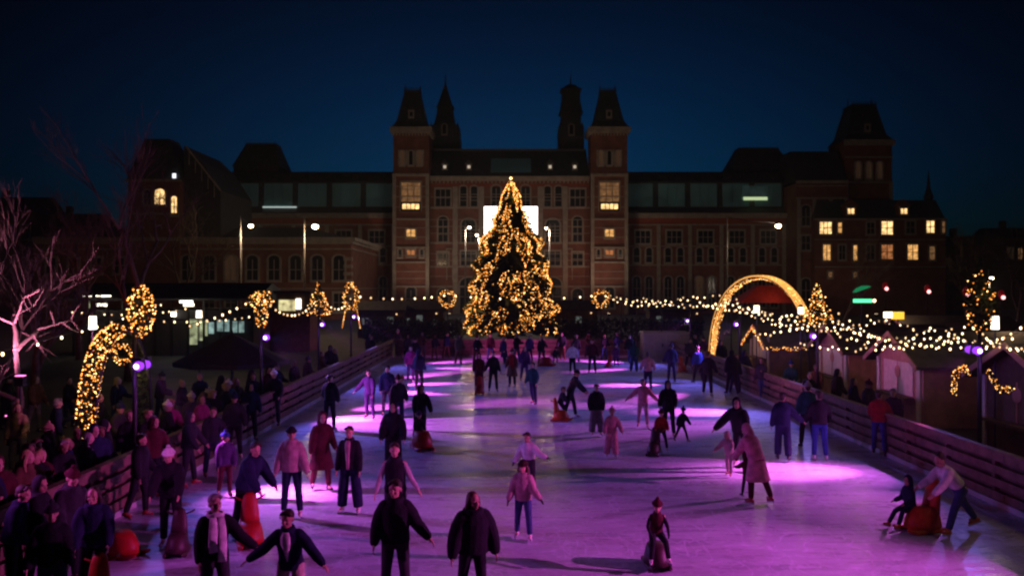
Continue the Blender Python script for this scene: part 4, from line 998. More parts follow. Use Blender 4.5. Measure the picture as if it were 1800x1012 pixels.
def person(x, y, heading, label, group=None, z=.03, **kw):
    P = dict(DEF)
    P['skates'] = ('black','charcoal','white','red','black')[len(label)*7 % 5]; 
    rj = random.Random(label+str(len(kw)))
    P.update(tp=3+rj.uniform(0,5), yaw=rj.uniform(-9,9), hy=rj.uniform(-24,24), hp=rj.uniform(-2,10), l=(rj.uniform(2,7), rj.uniform(0,16), rj.uniform(4,18)), r=(rj.uniform(2,7), rj.uniform(-12,2), rj.uniform(3,14)),
             L=(rj.uniform(8,16), rj.uniform(-6,18), rj.uniform(-4,8), rj.uniform(14,60)), Rr=(rj.uniform(8,16), rj.uniform(-6,18), rj.uniform(-4,8), rj.uniform(14,60)), puff=rj.uniform(1.3,2.3))
    P.update(kw); k = P['H']/1.75; vox = P['vox']
    child = P['H'] < 1.4; hs = (k**.55 if child else k)*1.05   # children's heads are bigger for their height
    near = vox < .014
    # joints
    tp = radians(P['tp']); rl = radians(P['roll'])
    up = Vector((sin(rl), -sin(tp)*cos(rl), cos(tp)*cos(rl))); X_ = Vector((1,0,0)); 
    yw = radians(P['yaw']); Xs = Vector((cos(yw), sin(yw), 0)); Xs = (Xs-up*Xs.dot(up)).normalized(); Fw = up.cross(Xs)*-1    # shoulder line and chest-forward (-y at rest)
    pel = Vector((0,0,.93*k)); nk = pel+up*.52*k
    J = {}
    lowest = 1e9
    for s, key in ((1,'l'),(-1,'r')):
        a, f, b = P[key]; hip = pel+X_*s*.092*k-Vector((0,0,.03*k))
        kn = hip+D(a, f, s)*.425*k; an = kn+D(a*.8, f-b, s)*.41*k
        J[key] = (hip, kn, an, f-b); lowest = min(lowest, an.z)
    boot = (.075 if P['skates'] else .055)*k+(.055 if P['skates'] else .02)
    sh = Vector((0,0,boot-lowest)); pel = pel+sh; nk = nk+sh
    J = {q: (v[0]+sh, v[1]+sh, v[2]+sh, v[3]) for q, v in J.items()}
    A = {}
    for s, key in ((1,'L'),(-1,'Rr')):
        a, f, a2, f2 = P[key]; so_ = nk-up*.065*k+Xs*s*.165*k*P['wide']
        el = so_+D(a, f, s)*.285*k; wr = el+D(a2, f2, s)*.25*k
        A[key] = (so_, el, wr, D(a2, f2, s), s)
    hp_ = radians(P['hp'])+tp*.45; hy = radians(P['hy'])
    hu = Vector((sin(rl)*.5, -sin(hp_), cos(hp_))).normalized()
    hx = Vector((cos(hy), sin(hy), 0)); hx = (hx-hu*hx.dot(hu)).normalized(); hf = hx.cross(hu)*1.   # hf: face direction
    if hf.y > 0 and abs(P['hy']) < 80: hf = -hf
    hb = hx.copy(); HM = Matrix((hb, -hf, hu)).transposed()
    hc = nk+hu*(.055*k+.112*hs)
    root = thing('person', (x, y, z), label, 'person', group, rz=radians(heading))
    # ---- the body: one skin
    m = MB()
    E = lambda dx, dy, dz, r: m.ell(hc+HM @ Vector((dx*hs, dy*hs, dz*hs)), tuple(q*hs for q in r), HM, 14, 10)
    E(0, .012, .025, (.076,.096,.098)); E(0,-.012,-.04, (.058,.075,.085)); E(0,-.05,-.085,(.034,.034,.03))
    E(0,-.098,-.018,(.014,.02,.026)); E(0,-.094,.004,(.01,.012,.03))
    for s in (-1,1): E(s*.077,.012,-.008,(.011,.022,.032)); E(s*.03,-.082,.028,(.026,.012,.009)); E(s*.036,-.062,-.03,(.024,.022,.022))
    E(0,-.087,-.062,(.024,.012,.012))
    m.tube([nk-up*.06*k, nk+hu*.04*k, hc-hu*.06*hs], [.064*k,.053*k,.052*hs], 10)
    def torso(m, ex, secs):
        rings = []
        for f, rx, ry in secs:
            c = pel.lerp(nk, f) if f >= 0 else pel-Vector((0,0,-f*.52*k))
            xx = X_.lerp(Xs, min(max(f,0),1)).normalized(); yy = up.cross(xx).normalized()
            rings.append([c+xx*(cos(2*pi*q/16)*(rx*k*P['wide']+ex))+yy*(sin(2*pi*q/16)*(ry*k+ex)) for q in range(16)])
        m.loft(rings)
    torso(m, 0, [(-.12,.13,.10),(0,.155,.115),(.25,.13,.095),(.5,.145,.105),(.75,.165,.11),(.9,.14,.09),(1.0,.065,.06)])
    for q in ('l','r'):
        h_, kn, an, ff = J[q]
        m.tube([h_+Vector((0,0,.03*k)), h_.lerp(kn,.4), kn, kn.lerp(an,.35), an], [.085*k,.075*k,.054*k,.053*k,.036*k], 10, round_ends=True)
        m.ell(an+Vector((0,-.05*k,-.03*k)), (.036*k,.1*k,.036*k))
    for q in ('L','Rr'):
        so_, el, wr, d, s = A[q]
        m.tube([so_, so_.lerp(el,.5), el, el.lerp(wr,.4), wr], [.052*k,.046*k,.038*k,.036*k,.026*k], 10, round_ends=True)
    def hand(m, q, ex=0.):
        so_, el, wr, d, s = A[q]; b_ = Vector((0,-1,0)); b_ = (b_-d*b_.dot(d)); b_ = b_.normalized() if b_.length > .2 else Vector((0,0,1)).cross(d).normalized()
        n_ = d.cross(b_).normalized()
        if n_.x*s > 0: n_ = -n_                          # the palm looks at the body
        HMt = Matrix((b_, n_, d)).transposed()
        m.ell(wr+d*.05*k, (.042*k+ex,.017*k+ex,.055*k+ex), HMt, 10, 8)
        if near:
            for i, (off, ln) in enumerate(((.03,.068),(.0105,.078),(-.0095,.073),(-.028,.055))):
                p0 = wr+d*.088*k+b_*off*k; p1 = p0+(d+n_*.18+b_*off*2).normalized()*ln*.5*k; p2 = p1+(d+n_*(.55+.12*i)).normalized()*ln*.5*k
                m.tube([wr+d*.06*k+b_*off*.8*k, p0, p1, p2], [.0095*k+ex,.0095*k+ex,.0085*k+ex,.0068*k+ex], 6, round_ends=True)
            p0 = wr+d*.03*k+b_*.035*k; p1 = p0+(b_*.8+d*.7+n_*.2).normalized()*.036*k; m.tube([p0, p1, p1+(d+n_*.3+b_*.2).normalized()*.03*k], [.012*k+ex,.0105*k+ex,.008*k+ex], 6, round_ends=True)
        else:
            m.ell(wr+d*.115*k+n_*.012*k, (.036*k+ex,.014*k+ex,.04*k+ex), HMt, 8, 6); m.ell(wr+d*.06*k+b_*.045*k, (.013*k+ex,.013*k+ex,.032*k+ex), HMt, 6, 5)
    for q in ('L','Rr'): hand(m, q)
    skinned('body', m, skin(P['sk']), root, min(vox, .016) if not near else .0085)
    # ---- eyes
    if vox < .021:
        for s in (-1,1): m = MB(); m.ell(hc+HM @ Vector((s*.031*hs,-.0805*hs,.012*hs)), (.012*hs,.009*hs,.008*hs), HM, 8, 6); obj('eye', m, mat('eye', (.03,.02,.018), .25), root, True)
        m = MB(); m.ell(hc+HM @ Vector((0,-.096*hs,-.062*hs)), (.02*hs,.007*hs,.006*hs), HM, 8, 6); obj('mouth', m, mat('lips', (.3,.1,.09), .5), root, True)
    # ---- trousers
    m = MB(); sl = P['slim']
    torso(m, .014*k, [(-.14,.13,.10),(0,.155,.115),(.2,.135,.1)])
    for q in ('l','r'):
        h_, kn, an, ff = J[q]; e = .016*k*sl; fl = .02*k*max(0, sl-1)*2
        m.tube([h_+Vector((0,0,.03*k)), h_.lerp(kn,.45), kn, kn.lerp(an,.4), an+(kn-an).normalized()*.02*k], [.09*k+e,.076*k+e,.058*k+e+fl,.056*k+e+fl,.046*k+e+fl], 12)
    tr = skinned('trousers', m, cloth(P['bottom']), root, vox)
    # ---- coat
    pf = .022*k*P['puff']; m = MB(); c_ = P['coat']
    secs = [(.14,.15,.11),(.25,.145,.108),(.5,.152,.112),(.75,.17,.115),(.9,.152,.095),(1.0,.085,.078),(1.06,.074,.072),(1.13,.07,.07)]
    if c_ in ('hip','long'): secs = [(-.10,.165,.125),(0,.165,.125)]+secs
    if P['puff'] > 1.8: secs = [(f, rx*(1.06 if f > .1 else 1.), ry*(1.12 if f > .1 else 1)) for f, rx, ry in secs]
    torso(m, pf, secs)
    if c_ == 'long':
        kl, kr = J['l'][1], J['r'][1]; kc = (kl+kr)/2; wd = abs(kl.x-kr.x)/2
        dp = abs(kl.y-kr.y)/2; rings = []
        for f in (0,.35,.7,1.05):
            c = (pel-Vector((0,0,.03*k))).lerp(kc, f); rx = (.165*k+pf)*(1-f*.1)+wd*f*.9; ry = (.125*k+pf)+dp*f*.8+.02*f
            rings.append([c+Vector((cos(2*pi*q/16)*rx, sin(2*pi*q/16)*ry, 0)) for q in range(16)])
        m.loft(rings[::-1])
    if P['style'] == 'hoodback': m.tube([nk+Fw*-.0+Vector((0,.07*k,.03*k)), nk+Vector((0,.11*k,-.05*k))], [.085*k,.07*k], 10, round_ends=True)
    if P['vest'] is None:
        for q in ('L','Rr'):
            so_, el, wr, d, s = A[q]; e = pf*.75
            m.tube([so_-Xs*s*.03*k, so_.lerp(el,.45), el, el.lerp(wr,.5), wr-d*.012*k], [.066*k+e*1.15,.060*k+e*1.25,.053*k+e*1.2,.049*k+e*1.1,.040*k+e*.8], 12, round_ends=True)
    cj = skinned('coat' if c_ == 'long' else 'jacket', m, cloth(P['top']), root, vox)
    if P['vest']:
        m = MB()
        for q in ('L','Rr'):
            so_, el, wr, d, s = A[q]
            m.tube([so_-Xs*s*.02*k, so_.lerp(el,.45), el, el.lerp(wr,.5), wr-d*.012*k], [.06*k,.058*k,.05*k,.045*k,.036*k], 12, round_ends=True)
        skinned('sleeves', m, cloth(P['vest']), root, vox)
    if near:                                 # zip line, pockets
        m = MB(); yy = up.cross(Xs).normalized()
        for f in (.02,.2,.4,.6,.8):
            pass
    if P['shirt']:                           # open front: shirt seen between the lapels
        m = MB(); fw = -(up.cross(Xs)).normalized(); pts = []
        rings = []
        for f, hw_, ry in (((-.08,.03,.125),(.2,.036,.116),(.5,.045,.115),(.75,.056,.118),(.93,.058,.1),(1.04,.04,.078)) if P['shirt'] != 'white' else ((.22,.006,.116),(.5,.04,.115),(.75,.07,.118),(.93,.068,.1),(1.04,.045,.078))):
            c = pel.lerp(nk, f); fwd = Vector((0,-1,0)); fwd = (fwd-up*fwd.dot(up)).normalized()
            rings.append([c+fwd*(ry*k+pf+.024)+Xs*(o_*hw_*k)+fwd*(-.018*abs(o_)-dd) for o_, dd in ((-1,0),(-.4,0),(.4,0),(1,0),(.8,.03),(-.8,.03))])
        m.loft(rings); obj('shirt', m, cloth(P['shirt']), root, True)
    if P['scarf']:
        m = MB(); rg = []
        cc = nk+hu*.03*k
        pts = [cc+Vector((cos(a)*.088*k, sin(a)*.088*k-.01*k, .012*sin(3*a))) for a in [2*pi*q/14 for q in range(15)]]
        m.tube(pts, .036*k, 8)
        p0 = cc+Vector((.05*k,-.1*k,-.02*k)); fw = Vector((0,-1,0))
        m.tube([p0, p0+Vector((.012,-.045*k,-.16*k)), p0+Vector((.02,-.05*k,-.36*k)), p0+Vector((.01,-.05*k,-.6*k))], [.045*k,.055*k,.058*k,.06*k], 10, flat=.35, ref=(1,0,0))
        p0 = cc+Vector((-.045*k,-.1*k,-.02*k)); m.tube([p0, p0+Vector((-.012,-.05*k,-.15*k)), p0+Vector((-.02,-.06*k,-.32*k)), p0+Vector((-.012,-.06*k,-.46*k))], [.045*k,.058*k,.06*k,.062*k], 10, flat=.35, ref=(1,0,0))
        obj('scarf', m, cloth(P['scarf']), root, True)
    if P['gloves']:
        for q in ('L','Rr'):
            m = MB(); hand(m, q, .006); d = A[q][3]; m.tube([A[q][2]-d*.02, A[q][2]+d*.03], .036*k, 8); skinned('glove', m, cloth(P['gloves']), root, .01 if near else vox*.7)
    # ---- hair and headgear
    st = P['style']; hm = hairm(P['hair']); H3 = lambda dx, dy, dz: hc+HM @ Vector((dx*hs, dy*hs, dz*hs))
    m = MB()
    m.ell(H3(0,.03,.042), (.083*hs,.096*hs,.09*hs), HM, 16, 10)
    if st in ('short','hat','hoodback','bald'): m.ell(H3(0,.055,-.01), (.07*hs,.062*hs,.07*hs), HM, 12, 8)
    if st == 'short':
        for q in range(9): a = pi*(q/8); m.ell(H3(.062*cos(a),-.048+.012*R.random(),.078+.035*sin(a)), (.028*hs,.03*hs,.02*hs), HM, 6, 5)
    if st in ('long','longhat'):
        bk = hu*-1; m.tube([H3(0,.055,.03), H3(0,.075,-.08), nk+Vector((0,.085*k,-.02*k)), nk-up*.16*k+Vector((0,.125*k+pf,0))], [.085*hs,.082*hs,.085*k,.05*k], 12, flat=.62, ref=hb)
        for s in (-1,1): m.tube([H3(s*.066,.0,.05), H3(s*.088,.015,-.04), H3(s*.09,.02,-.13), nk+Xs*s*.085*k+Vector((0,-.06*k-pf,-.08*k))], [.03*hs,.034*hs,.034*hs,.022*k], 8)
    if st == 'bun': m.ell(H3(0,.08,.11), (.045*hs,.045*hs,.045*hs), HM, 10, 8); m.ell(H3(0,.05,-.01), (.07*hs,.06*hs,.07*hs), HM, 12, 8)
    if st == 'hood':
        m = MB(); m.ell(H3(0,.03,.02), (.1*hs,.105*hs,.125*hs), HM, 16, 10); m.tube([H3(0,.05,-.03), nk+Vector((0,.06*k,-.04*k))], [.095*hs,.11*k], 12, round_ends=True)
        skinned('hood', m, cloth(P['top']), root, vox*.8)
    elif near: skinned('hair', m, hm, root, .011)
    else: obj('hair', m, hm, root, True)
    if st in ('hat','longhat'):
        m = MB(); m.ell(H3(0,.014,.06), (.092*hs,.107*hs,.088*hs), HM, 16, 10)
        m.tube([H3(.09*cos(a),.014+.106*sin(a),.055+.012*sin(a)) for a in [2*pi*q/16 for q in range(17)]], .021*hs, 8)
        h_ = obj('knit_hat', m, cloth(P['pom'] or 'charcoal'), root, True)
        if P['pom'] not in ('black','dark brown') or vox == .022: m = MB(); m.ell(H3(0,.02,.165), (.036*hs,.036*hs,.034*hs), HM, 10, 8); obj('pompom', m, cloth(P['pom'] or 'charcoal'), h_, True)
    # ---- boots
    for q in ('l','r'):
        h_, kn, an, ff = J[q]; m = MB(); sd = 1 if q == 'l' else -1
        fa = radians(max(-50, min(30, ff*.55))); fd = Vector((sd*.25, -cos(fa), -sin(-fa)*-1*0)).normalized(); fd = Vector((sd*.22,-cos(fa), sin(fa))).normalized()
        sd_ = (kn-an).normalized(); un = Vector((0,0,1)); un = (un-fd*un.dot(fd)).normalized()
        m.tube([an+sd_*.13*k, an+sd_*.03*k, an-un*.045*k], [.054*k,.052*k,.046*k], 10, round_ends=True)
        m.tube([an-un*.048*k-fd*.045*k, an-un*.045*k+fd*.06*k, an-un*.055*k+fd*.14*k], [.043*k,.043*k,.034*k], 10, round_ends=True)
        bt = skinned('boot', m, mat('boot_'+(P['skates'] or 'black').replace(' ','_'), CLOTH[P['skates'] or 'black'], .45), root, min(vox,.018))
        if P['skates']:
            m = MB(); b0 = an-un*.085*k; 
            xx = fd.cross(un)
            rings = []
            for f, hh in ((-.09,.0),(-.085,.035),(.17,.035),(.185,.01)):
                rings.append([b0+fd*f*k+xx*.003+un*(.01*k), b0+fd*f*k-xx*.003+un*.01*k, b0+fd*f*k-xx*.003-un*(hh*k+.004), b0+fd*f*k+xx*.003-un*(hh*k+.004)])
            m.loft(rings)
            for f in (-.05,.1): p = b0+fd*f*k; m.tube([p+un*.03*k, p-un*.012*k], [.016*k,.008*k], 6)
            obj('blade', m, mat('steel', (.6,.6,.62), .25, .9), bt)
    return root
def at(px, Y): return GX(px, Y), Y
def aid(px, Y, heading, col, label, tall=True, s=1.):
    """rounded plastic skating aid: skid base, body, seat, two handles"""
    x = GX(px, Y); t = thing('skating_aid', (x, Y, .03), label, 'skating aid', 'plastic skating aids', rz=radians(heading))
    mm = mat('plastic_'+col, {'red': (.36,.014,.012), 'orange': (.55,.075,.012), 'dark': (.05,.02,.024)}[col], .5, spec=.35, var=.3, scale=7)
    for sg in (-1, 1): m = MB(); m.tube([(sg*.19*s,.36*s,.045),(sg*.2*s,-.3*s,.035),(sg*.17*s,-.46*s,.09)], [.045*s,.05*s,.03*s], 8, round_ends=True); obj('skid', m, mm, t, True)
    m = MB()
    rg = []
    for z_, hx_, hy_, oy in ((.07,.25,.36,0),(.2,.24,.34,0),(.36,.2,.27,.02),(.43,.17,.2,.04)): rg.append([(hx_*s*cos(2*pi*q/16), oy*s+hy_*s*sin(2*pi*q/16), z_*s) for q in range(16)])
    m.loft(rg); obj('seat', m, mm, t, True)
    if tall:
        m = MB(); rg = []
        for z_, hx_, hy_, oy in ((.3,.19,.12,.16),(.55,.17,.1,.2),(.75,.15,.08,.23),(.88,.11,.06,.24),(.93,.05,.03,.245)): rg.append([(hx_*s*cos(2*pi*q/16), oy*s+hy_*s*sin(2*pi*q/16), z_*s) for q in range(16)])
        m.loft(rg); b_ = obj('backrest', m, mm, t, True)
        for sg in (-1, 1): m = MB(); m.tube([(sg*.1*s,.24*s,.78*s),(sg*.24*s,.27*s,.83*s),(sg*.28*s,.36*s,.84*s)], .022*s, 8, round_ends=True); obj('handle', m, mm, t, True)
    return t
N_, M_, F_ = .0125, .018, .026
G = 'skaters on the ice'
def P_(px, Y, hd, label, **k): x, y = at(px, Y); return person(x, y, hd, label, G, **k)
# the eight nearest
P_(695, 12.2, 2, 'person in black jacket near the camera with both arms held away from the body', H=1.78, tp=4, L=(28,0,42,18), Rr=(18,-4,6,26), top='black', bottom='charcoal', style='short', vox=N_, l=(5,2,3), r=(5,-2,3), sk=0, coat='hip')
P_(831, 11.9, 14, 'person with long brown hair in a puffy black jacket, arms hanging', H=1.68, tp=3, puff=3.0, wide=1.08, L=(20,2,12,10), Rr=(20,6,12,16), top='black', bottom='black', hair='brown', style='long', vox=N_, hp=8, hy=22)
P_(377, 11.6, 32, 'grey haired person in dark coat with a long pale scarf hanging in front', H=1.72, tp=4, top='black', bottom='charcoal', hair='hair grey', scarf='white', L=(30,28,48,22), Rr=(8,2,8,34), vox=N_, coat='hip', hy=8)
P_(512, 11.4, -4, 'person in dark open jacket over white shirt stretching both arms outward', H=1.62, tp=15, top='navy', bottom='cream', shirt='white', puff=1.3, L=(38,4,44,16), Rr=(42,6,56,8), vox=N_, hair='dark brown', style='short', hp=4, l=(9,14,20), r=(8,10,18))
P_(695, 15.3, 0, 'person in dark vest with wide white sleeves skating behind the black jacket', H=1.76, tp=8, top='black', vest='pale grey', bottom='charcoal', L=(24,0,34,16), Rr=(20,10,12,24), vox=.015, style='short', l=(6,6,10), r=(6,-6,8))
P_(920, 15.45, -8, 'girl in dusty pink coat with dark hat and white skates', H=1.38, tp=4, top='dusty pink', bottom='denim', style='longhat', pom='dark brown', hair='brown', skates='white', L=(16,10,40,34), Rr=(18,4,16,22), vox=.014, coat='hip', puff=1.8, gloves='black', l=(5,8,10), r=(6,-6,10))
P_(1153, 13.95, 3, 'small child in dark red jacket seated low on a maroon skating aid', H=1.12, tp=14, top='maroon', bottom='black', style='hat', pom='maroon', L=(18,22,-6,62), Rr=(18,22,-6,62), vox=.014, gloves='black', vest='black', l=(10,74,66), r=(10,70,62), hp=4, skates='white', z=.14)
aid(1154, 14.05, 3, 'dark', 'low maroon skating aid under the small seated child', False, .85)
P_(1686, 15.9, -78, 'person in white top leaning far forward to push an orange skating aid', H=1.68, tp=44, top='white', bottom='denim', style='bun', hair='dark brown', L=(4,40,2,52), Rr=(6,44,4,58), l=(6,32,10), r=(8,-36,6), vox=.0135, coat='waist', hp=6, skates='orange')
aid(1622, 16.1, -72, 'orange', 'tall orange skating aid with a child seated on it by the hut side barrier', True, 1.08)
P_(1600, 16.2, -78, 'child in dark clothes seated on the tall orange skating aid', H=1.12, tp=8, top='navy', bottom='navy', style='hood', L=(12,10,6,70), Rr=(12,10,6,70), l=(12,72,46), r=(10,66,40), vox=.015, skates='orange', z=.03)
# middle distance
P_(615, 17.3, -6, 'person in dark open jacket over pink shirt with wide navy trousers', H=1.72, tp=2, top='black', bottom='navy', shirt='dusty pink', puff=1.3, L=(9,6,6,12), Rr=(10,4,8,10), l=(7,2,4), r=(7,-2,4), slim=1.7, vox=.0165)
P_(513, 17.0, 0, 'person in pale quilted jacket and dark cap with slim trousers', H=1.74, tp=3, top='dusty pink', bottom='navy', style='hat', pom='black', puff=2., L=(16,4,18,10), Rr=(14,4,14,12), l=(6,1,2), r=(6,-1,2), vox=.0165)
P_(565, 19.2, 30, 'person in long maroon coat walking behind the pale quilted jacket', H=1.74, tp=6, top='maroon', bottom='maroon', coat='long', style='hood', L=(10,16,4,50), Rr=(12,-4,10,10), l=(4,12,14), r=(4,-10,12), vox=M_)
P_(691, 20.4, 4, 'person in dark parka directly behind the white sleeved skater', H=1.8, tp=4, top='black', bottom='black', style='hood', puff=1.8, vox=M_, L=(16,14,4,40), Rr=(14,14,4,40))
P_(930, 18.9, -24, 'child in white top and dark gloves skating behind the pink coated girl', H=1.32, tp=12, top='white', bottom='charcoal', style='short', L=(46,10,70,10), Rr=(24,6,24,20), gloves='black', vox=M_, coat='waist')
P_(1330, 18.1, -150, 'person in long pink coat bowed over a small child', H=1.66, tp=26, top='pink', bottom='maroon', coat='long', style='hood', L=(6,30,4,40), Rr=(10,26,6,34), l=(6,4,8), r=(8,-12,10), vox=.016, hp=20)
P_(1313, 18.6, -160, 'small child in dark suit held in front of the long pink coat', H=.88, tp=10, top='maroon', bottom='black', style='hood', L=(10,50,6,80), Rr=(20,6,20,16), vox=M_)
P_(1302, 21.4, -36, 'tall person in black hooded coat leaning over a child in pink', H=1.86, tp=26, top='black', bottom='black', style='hood', puff=2.4, L=(16,26,10,40), Rr=(34,24,30,40), l=(6,14,16), r=(8,-12,14), vox=M_)
P_(1282, 20.7, -40, 'child in pink suit leaning against the tall black coat', H=1.05, tp=22, top='dusty pink', bottom='dusty pink', style='hood', L=(20,40,10,60), Rr=(26,30,30,50), vox=M_)
P_(1376, 22.6, 168, 'person in dark sweater seen from behind with one arm reaching out', H=1.74, tp=4, top='navy', bottom='navy', style='short', L=(12,4,10,12), Rr=(34,10,50,12), slim=1.5, vox=M_)
P_(1441, 22.6, 176, 'person in black jacket and blue trousers on bright red skates', H=1.78, tp=6, top='black', bottom='blue', style='short', puff=1.8, L=(18,16,6,40), Rr=(20,16,6,40), vox=M_)
P_(1420, 24.4, 175, 'person in teal coat standing just beyond the blue trousers', H=1.8, tp=2, top='teal', bottom='black', style='hat', pom='pale grey', vox=M_)
P_(1545, 23.3, 150, 'person in red jacket and blue trousers leaning at the hut side barrier', H=1.7, tp=8, top='red', bottom='blue', style='short', L=(16,30,6,60), Rr=(16,30,6,60), vox=M_)
P_(1048, 26.3, 4, 'person in black jacket and wide grey trousers with hands in pockets', H=1.55, tp=4, top='black', bottom='grey', style='short', slim=1.9, L=(14,-4,-2,26), Rr=(14,-4,-2,26), skates='white', vox=M_)
P_(1075, 22.9, 6, 'child in pink ski suit and hat with white skates', H=1.28, tp=6, top='pink', bottom='pink', style='hat', pom='dusty pink', skates='white', slim=2., puff=1.8, L=(24,14,10,40), Rr=(22,10,8,30), vox=M_)
P_(1130, 27.8, -10, 'slim person in pale pink with both arms spread for balance', H=1.55, tp=4, top='pink', bottom='dusty pink', style='short', L=(40,2,46,6), Rr=(44,2,50,8), gloves='black', skates='dusty pink', vox=.02, r=(6,-8,10))
P_(1175, 26.2, -14, 'person in dark hooded coat pushing a dark skating aid', H=1.72, tp=20, top='black', bottom='black', style='hood', puff=2, L=(10,40,4,50), Rr=(10,40,4,50), vox=.02)
P_(1162, 23.7, -6, 'child in red jacket on the dark skating aid', H=1.12, tp=12, top='red', bottom='navy', style='hat', pom='maroon', L=(14,30,6,60), Rr=(14,30,6,60), l=(12,30,40), r=(8,10,20), vox=.02, skates='white')
aid(1150, 23.4, -20, 'dark', 'dark maroon skating aid carrying the child in red', True, .8)
P_(1198, 25.3, 30, 'small child in black striding beside the dark hooded coat', H=.98, tp=12, top='black', bottom='black', style='hat', pom='navy', l=(6,26,10), r=(10,-18,8), L=(20,20,8,40), Rr=(24,-12,20,10), vox=.02)
P_(1002, 29.8, 80, 'person in black pushing an orange aid across the middle of the ice', H=1.72, tp=22, top='black', bottom='black', style='hat', pom='black', L=(4,40,2,46), Rr=(4,40,2,46), l=(4,18,10), r=(4,-12,8), vox=.021)
P_(985, 29.6, 76, 'child in dark jacket riding the orange aid in mid ice', H=1.15, tp=16, top='charcoal', bottom='black', style='short', L=(10,30,4,50), Rr=(10,30,4,50), l=(6,50,70), r=(6,40,60), vox=.021)
aid(986, 29.4, 76, 'orange', 'orange skating aid ridden by a child in mid ice', True, .85)
P_(579, 27.4, 170, 'person in black jacket standing in the bright pool by the parasol barrier', H=1.72, tp=3, top='black', bottom='black', style='short', puff=1.8, vox=.021)
P_(650, 29.8, -12, 'person in purple tracksuit with one arm stretched low', H=1.68, tp=10, top='purple', bottom='purple', style='short', L=(10,12,4,30), Rr=(36,4,44,8), l=(6,10,12), r=(8,-10,8), vox=.021)
P_(681, 30.4, 10, 'person in dark coat beside the purple tracksuit', H=1.76, tp=5, top='navy', bottom='charcoal', style='short', vox=.021, l=(4,12,8), r=(4,-10,6))
P_(738, 25.0, 18, 'person in black coat standing behind a low red aid', H=1.72, tp=16, top='black', bottom='black', style='hood', puff=1.8, L=(12,36,4,46), Rr=(12,36,4,46), vox=.02)
P_(736, 24.4, 14, 'child in grey jacket sitting on the low red aid', H=1.05, tp=14, top='charcoal', bottom='charcoal', style='hat', pom='purple', l=(10,60,70), r=(10,50,60), L=(14,30,6,60), Rr=(14,30,6,60), vox=.02)
aid(742, 24.3, 20, 'red', 'red skating aid in front of the black coat near mid ice', False, 1.15)
P_(700, 27.5, 10, 'person in charcoal coat with maroon hat in the cluster near the red aid', H=1.7, tp=4, top='charcoal', bottom='navy', style='hat', pom='maroon', vox=.021, puff=1.8)
P_(707, 33.2, 0, 'small child in white snowsuit among the far dark skaters', H=1.05, tp=4, top='white', bottom='white', style='hat', pom='red', puff=2, slim=2, L=(30,6,34,10), Rr=(30,6,34,10), vox=.021)
P_(736, 37.5, 160, 'person in dark parka gliding in the bright streaks at the far corner', H=1.82, tp=4, top='navy', bottom='black', style='hood', puff=2.2, vox=F_)
P_(722, 41., 10, 'person in magenta jacket behind the dark parka', H=1.72, tp=3, top='magenta', bottom='purple', style='short', vox=F_, L=(24,4,26,8))
P_(730, 47., 0, 'person in black standing before the far barrier, wine red hat', H=1.76, top='black', bottom='black', style='hat', pom='maroon', vox=F_)
P_(842, 37.2, 0, 'person in maroon coat holding a bright red aid', H=1.7, tp=10, top='maroon', bottom='maroon', style='hood', L=(8,34,4,44), Rr=(8,34,4,44), vox=F_)
aid(843, 36.7, 0, 'red', 'bright red skating aid held by the maroon coat', True, .85)
P_(867, 37.6, 6, 'person in black suit skating next to the maroon coat', H=1.74, tp=4, top='black', bottom='black', style='short', l=(5,10,6), r=(5,-8,6), L=(14,6,14,14), Rr=(22,4,24,10), vox=F_)
P_(900, 39.4, -10, 'person in brown coat with red scarf between the black suit and the teal child', H=1.68, tp=4, top='brown', bottom='black', style='hat', pom='brown', scarf='red', coat='long', vox=F_)
P_(937, 33.4, -40, 'teenager in teal jacket standing straight in mid ice', H=1.6, tp=3, top='teal', bottom='navy', style='short', skates='black', vox=F_)
P_(922, 41.5, 10, 'person in faded purple jacket behind the teal teenager', H=1.66, tp=5, top='purple', bottom='purple', style='long', vox=F_)
P_(975, 50.5, 20, 'child in black crouching over a red mound at the far end', H=1.15, tp=40, top='black', bottom='black', style='hat', pom='black', L=(8,30,4,40), Rr=(8,30,4,40), l=(6,40,60), r=(6,20,50), vox=F_)
aid(960, 50., 80, 'red', 'low red skating aid lying at the far end of the ice', False, 1.2)
P_(1006, 45.3, 170, 'person in white top and black tights at the far end', H=1.6, tp=4, top='white', bottom='black', style='bun', puff=1.8, L=(26,6,10,30), Rr=(26,6,10,30), vox=F_)
P_(1041, 45.6, -14, 'person in maroon jacket striding at the far end', H=1.8, tp=4, top='maroon', bottom='black', style='short', l=(8,16,8), r=(8,-12,8), L=(18,6,20,12), vox=F_)
P_(1083, 49.5, -10, 'child in purple standing by a red aid at the far end', H=1.25, tp=10, top='purple', bottom='purple', style='hat', pom='purple', vox=F_)
aid(1070, 49.2, -30, 'red', 'red skating aid beside the child in purple', True, .75)
P_(1115, 46.2, 180, 'person in teal black coat with denim trousers standing apart at the far end', H=1.62, tp=2, top='teal', bottom='denim', style='hood', slim=1.6, vox=F_)
P_(1139, 37.8, 176, 'person in pale pink sweater with navy trousers seen from behind', H=1.68, tp=6, top='dusty pink', bottom='navy', style='bun', puff=1.8, L=(24,14,6,40), Rr=(24,14,6,40), vox=F_)
P_(1180, 41.4, 160, 'person in navy suit on red skates near the pale cabin', H=1.8, tp=4, top='navy', bottom='navy', style='hat', pom='navy', vox=F_, L=(24,8,30,20))
P_(1212, 47.2, 10, 'person in charcoal coat close to the pale cabin', H=1.72, top='charcoal', bottom='black', style='short', vox=F_, puff=2)
aid(1199, 46.5, 10, 'orange', 'orange skating aid left by the pale cabin', True, .9)
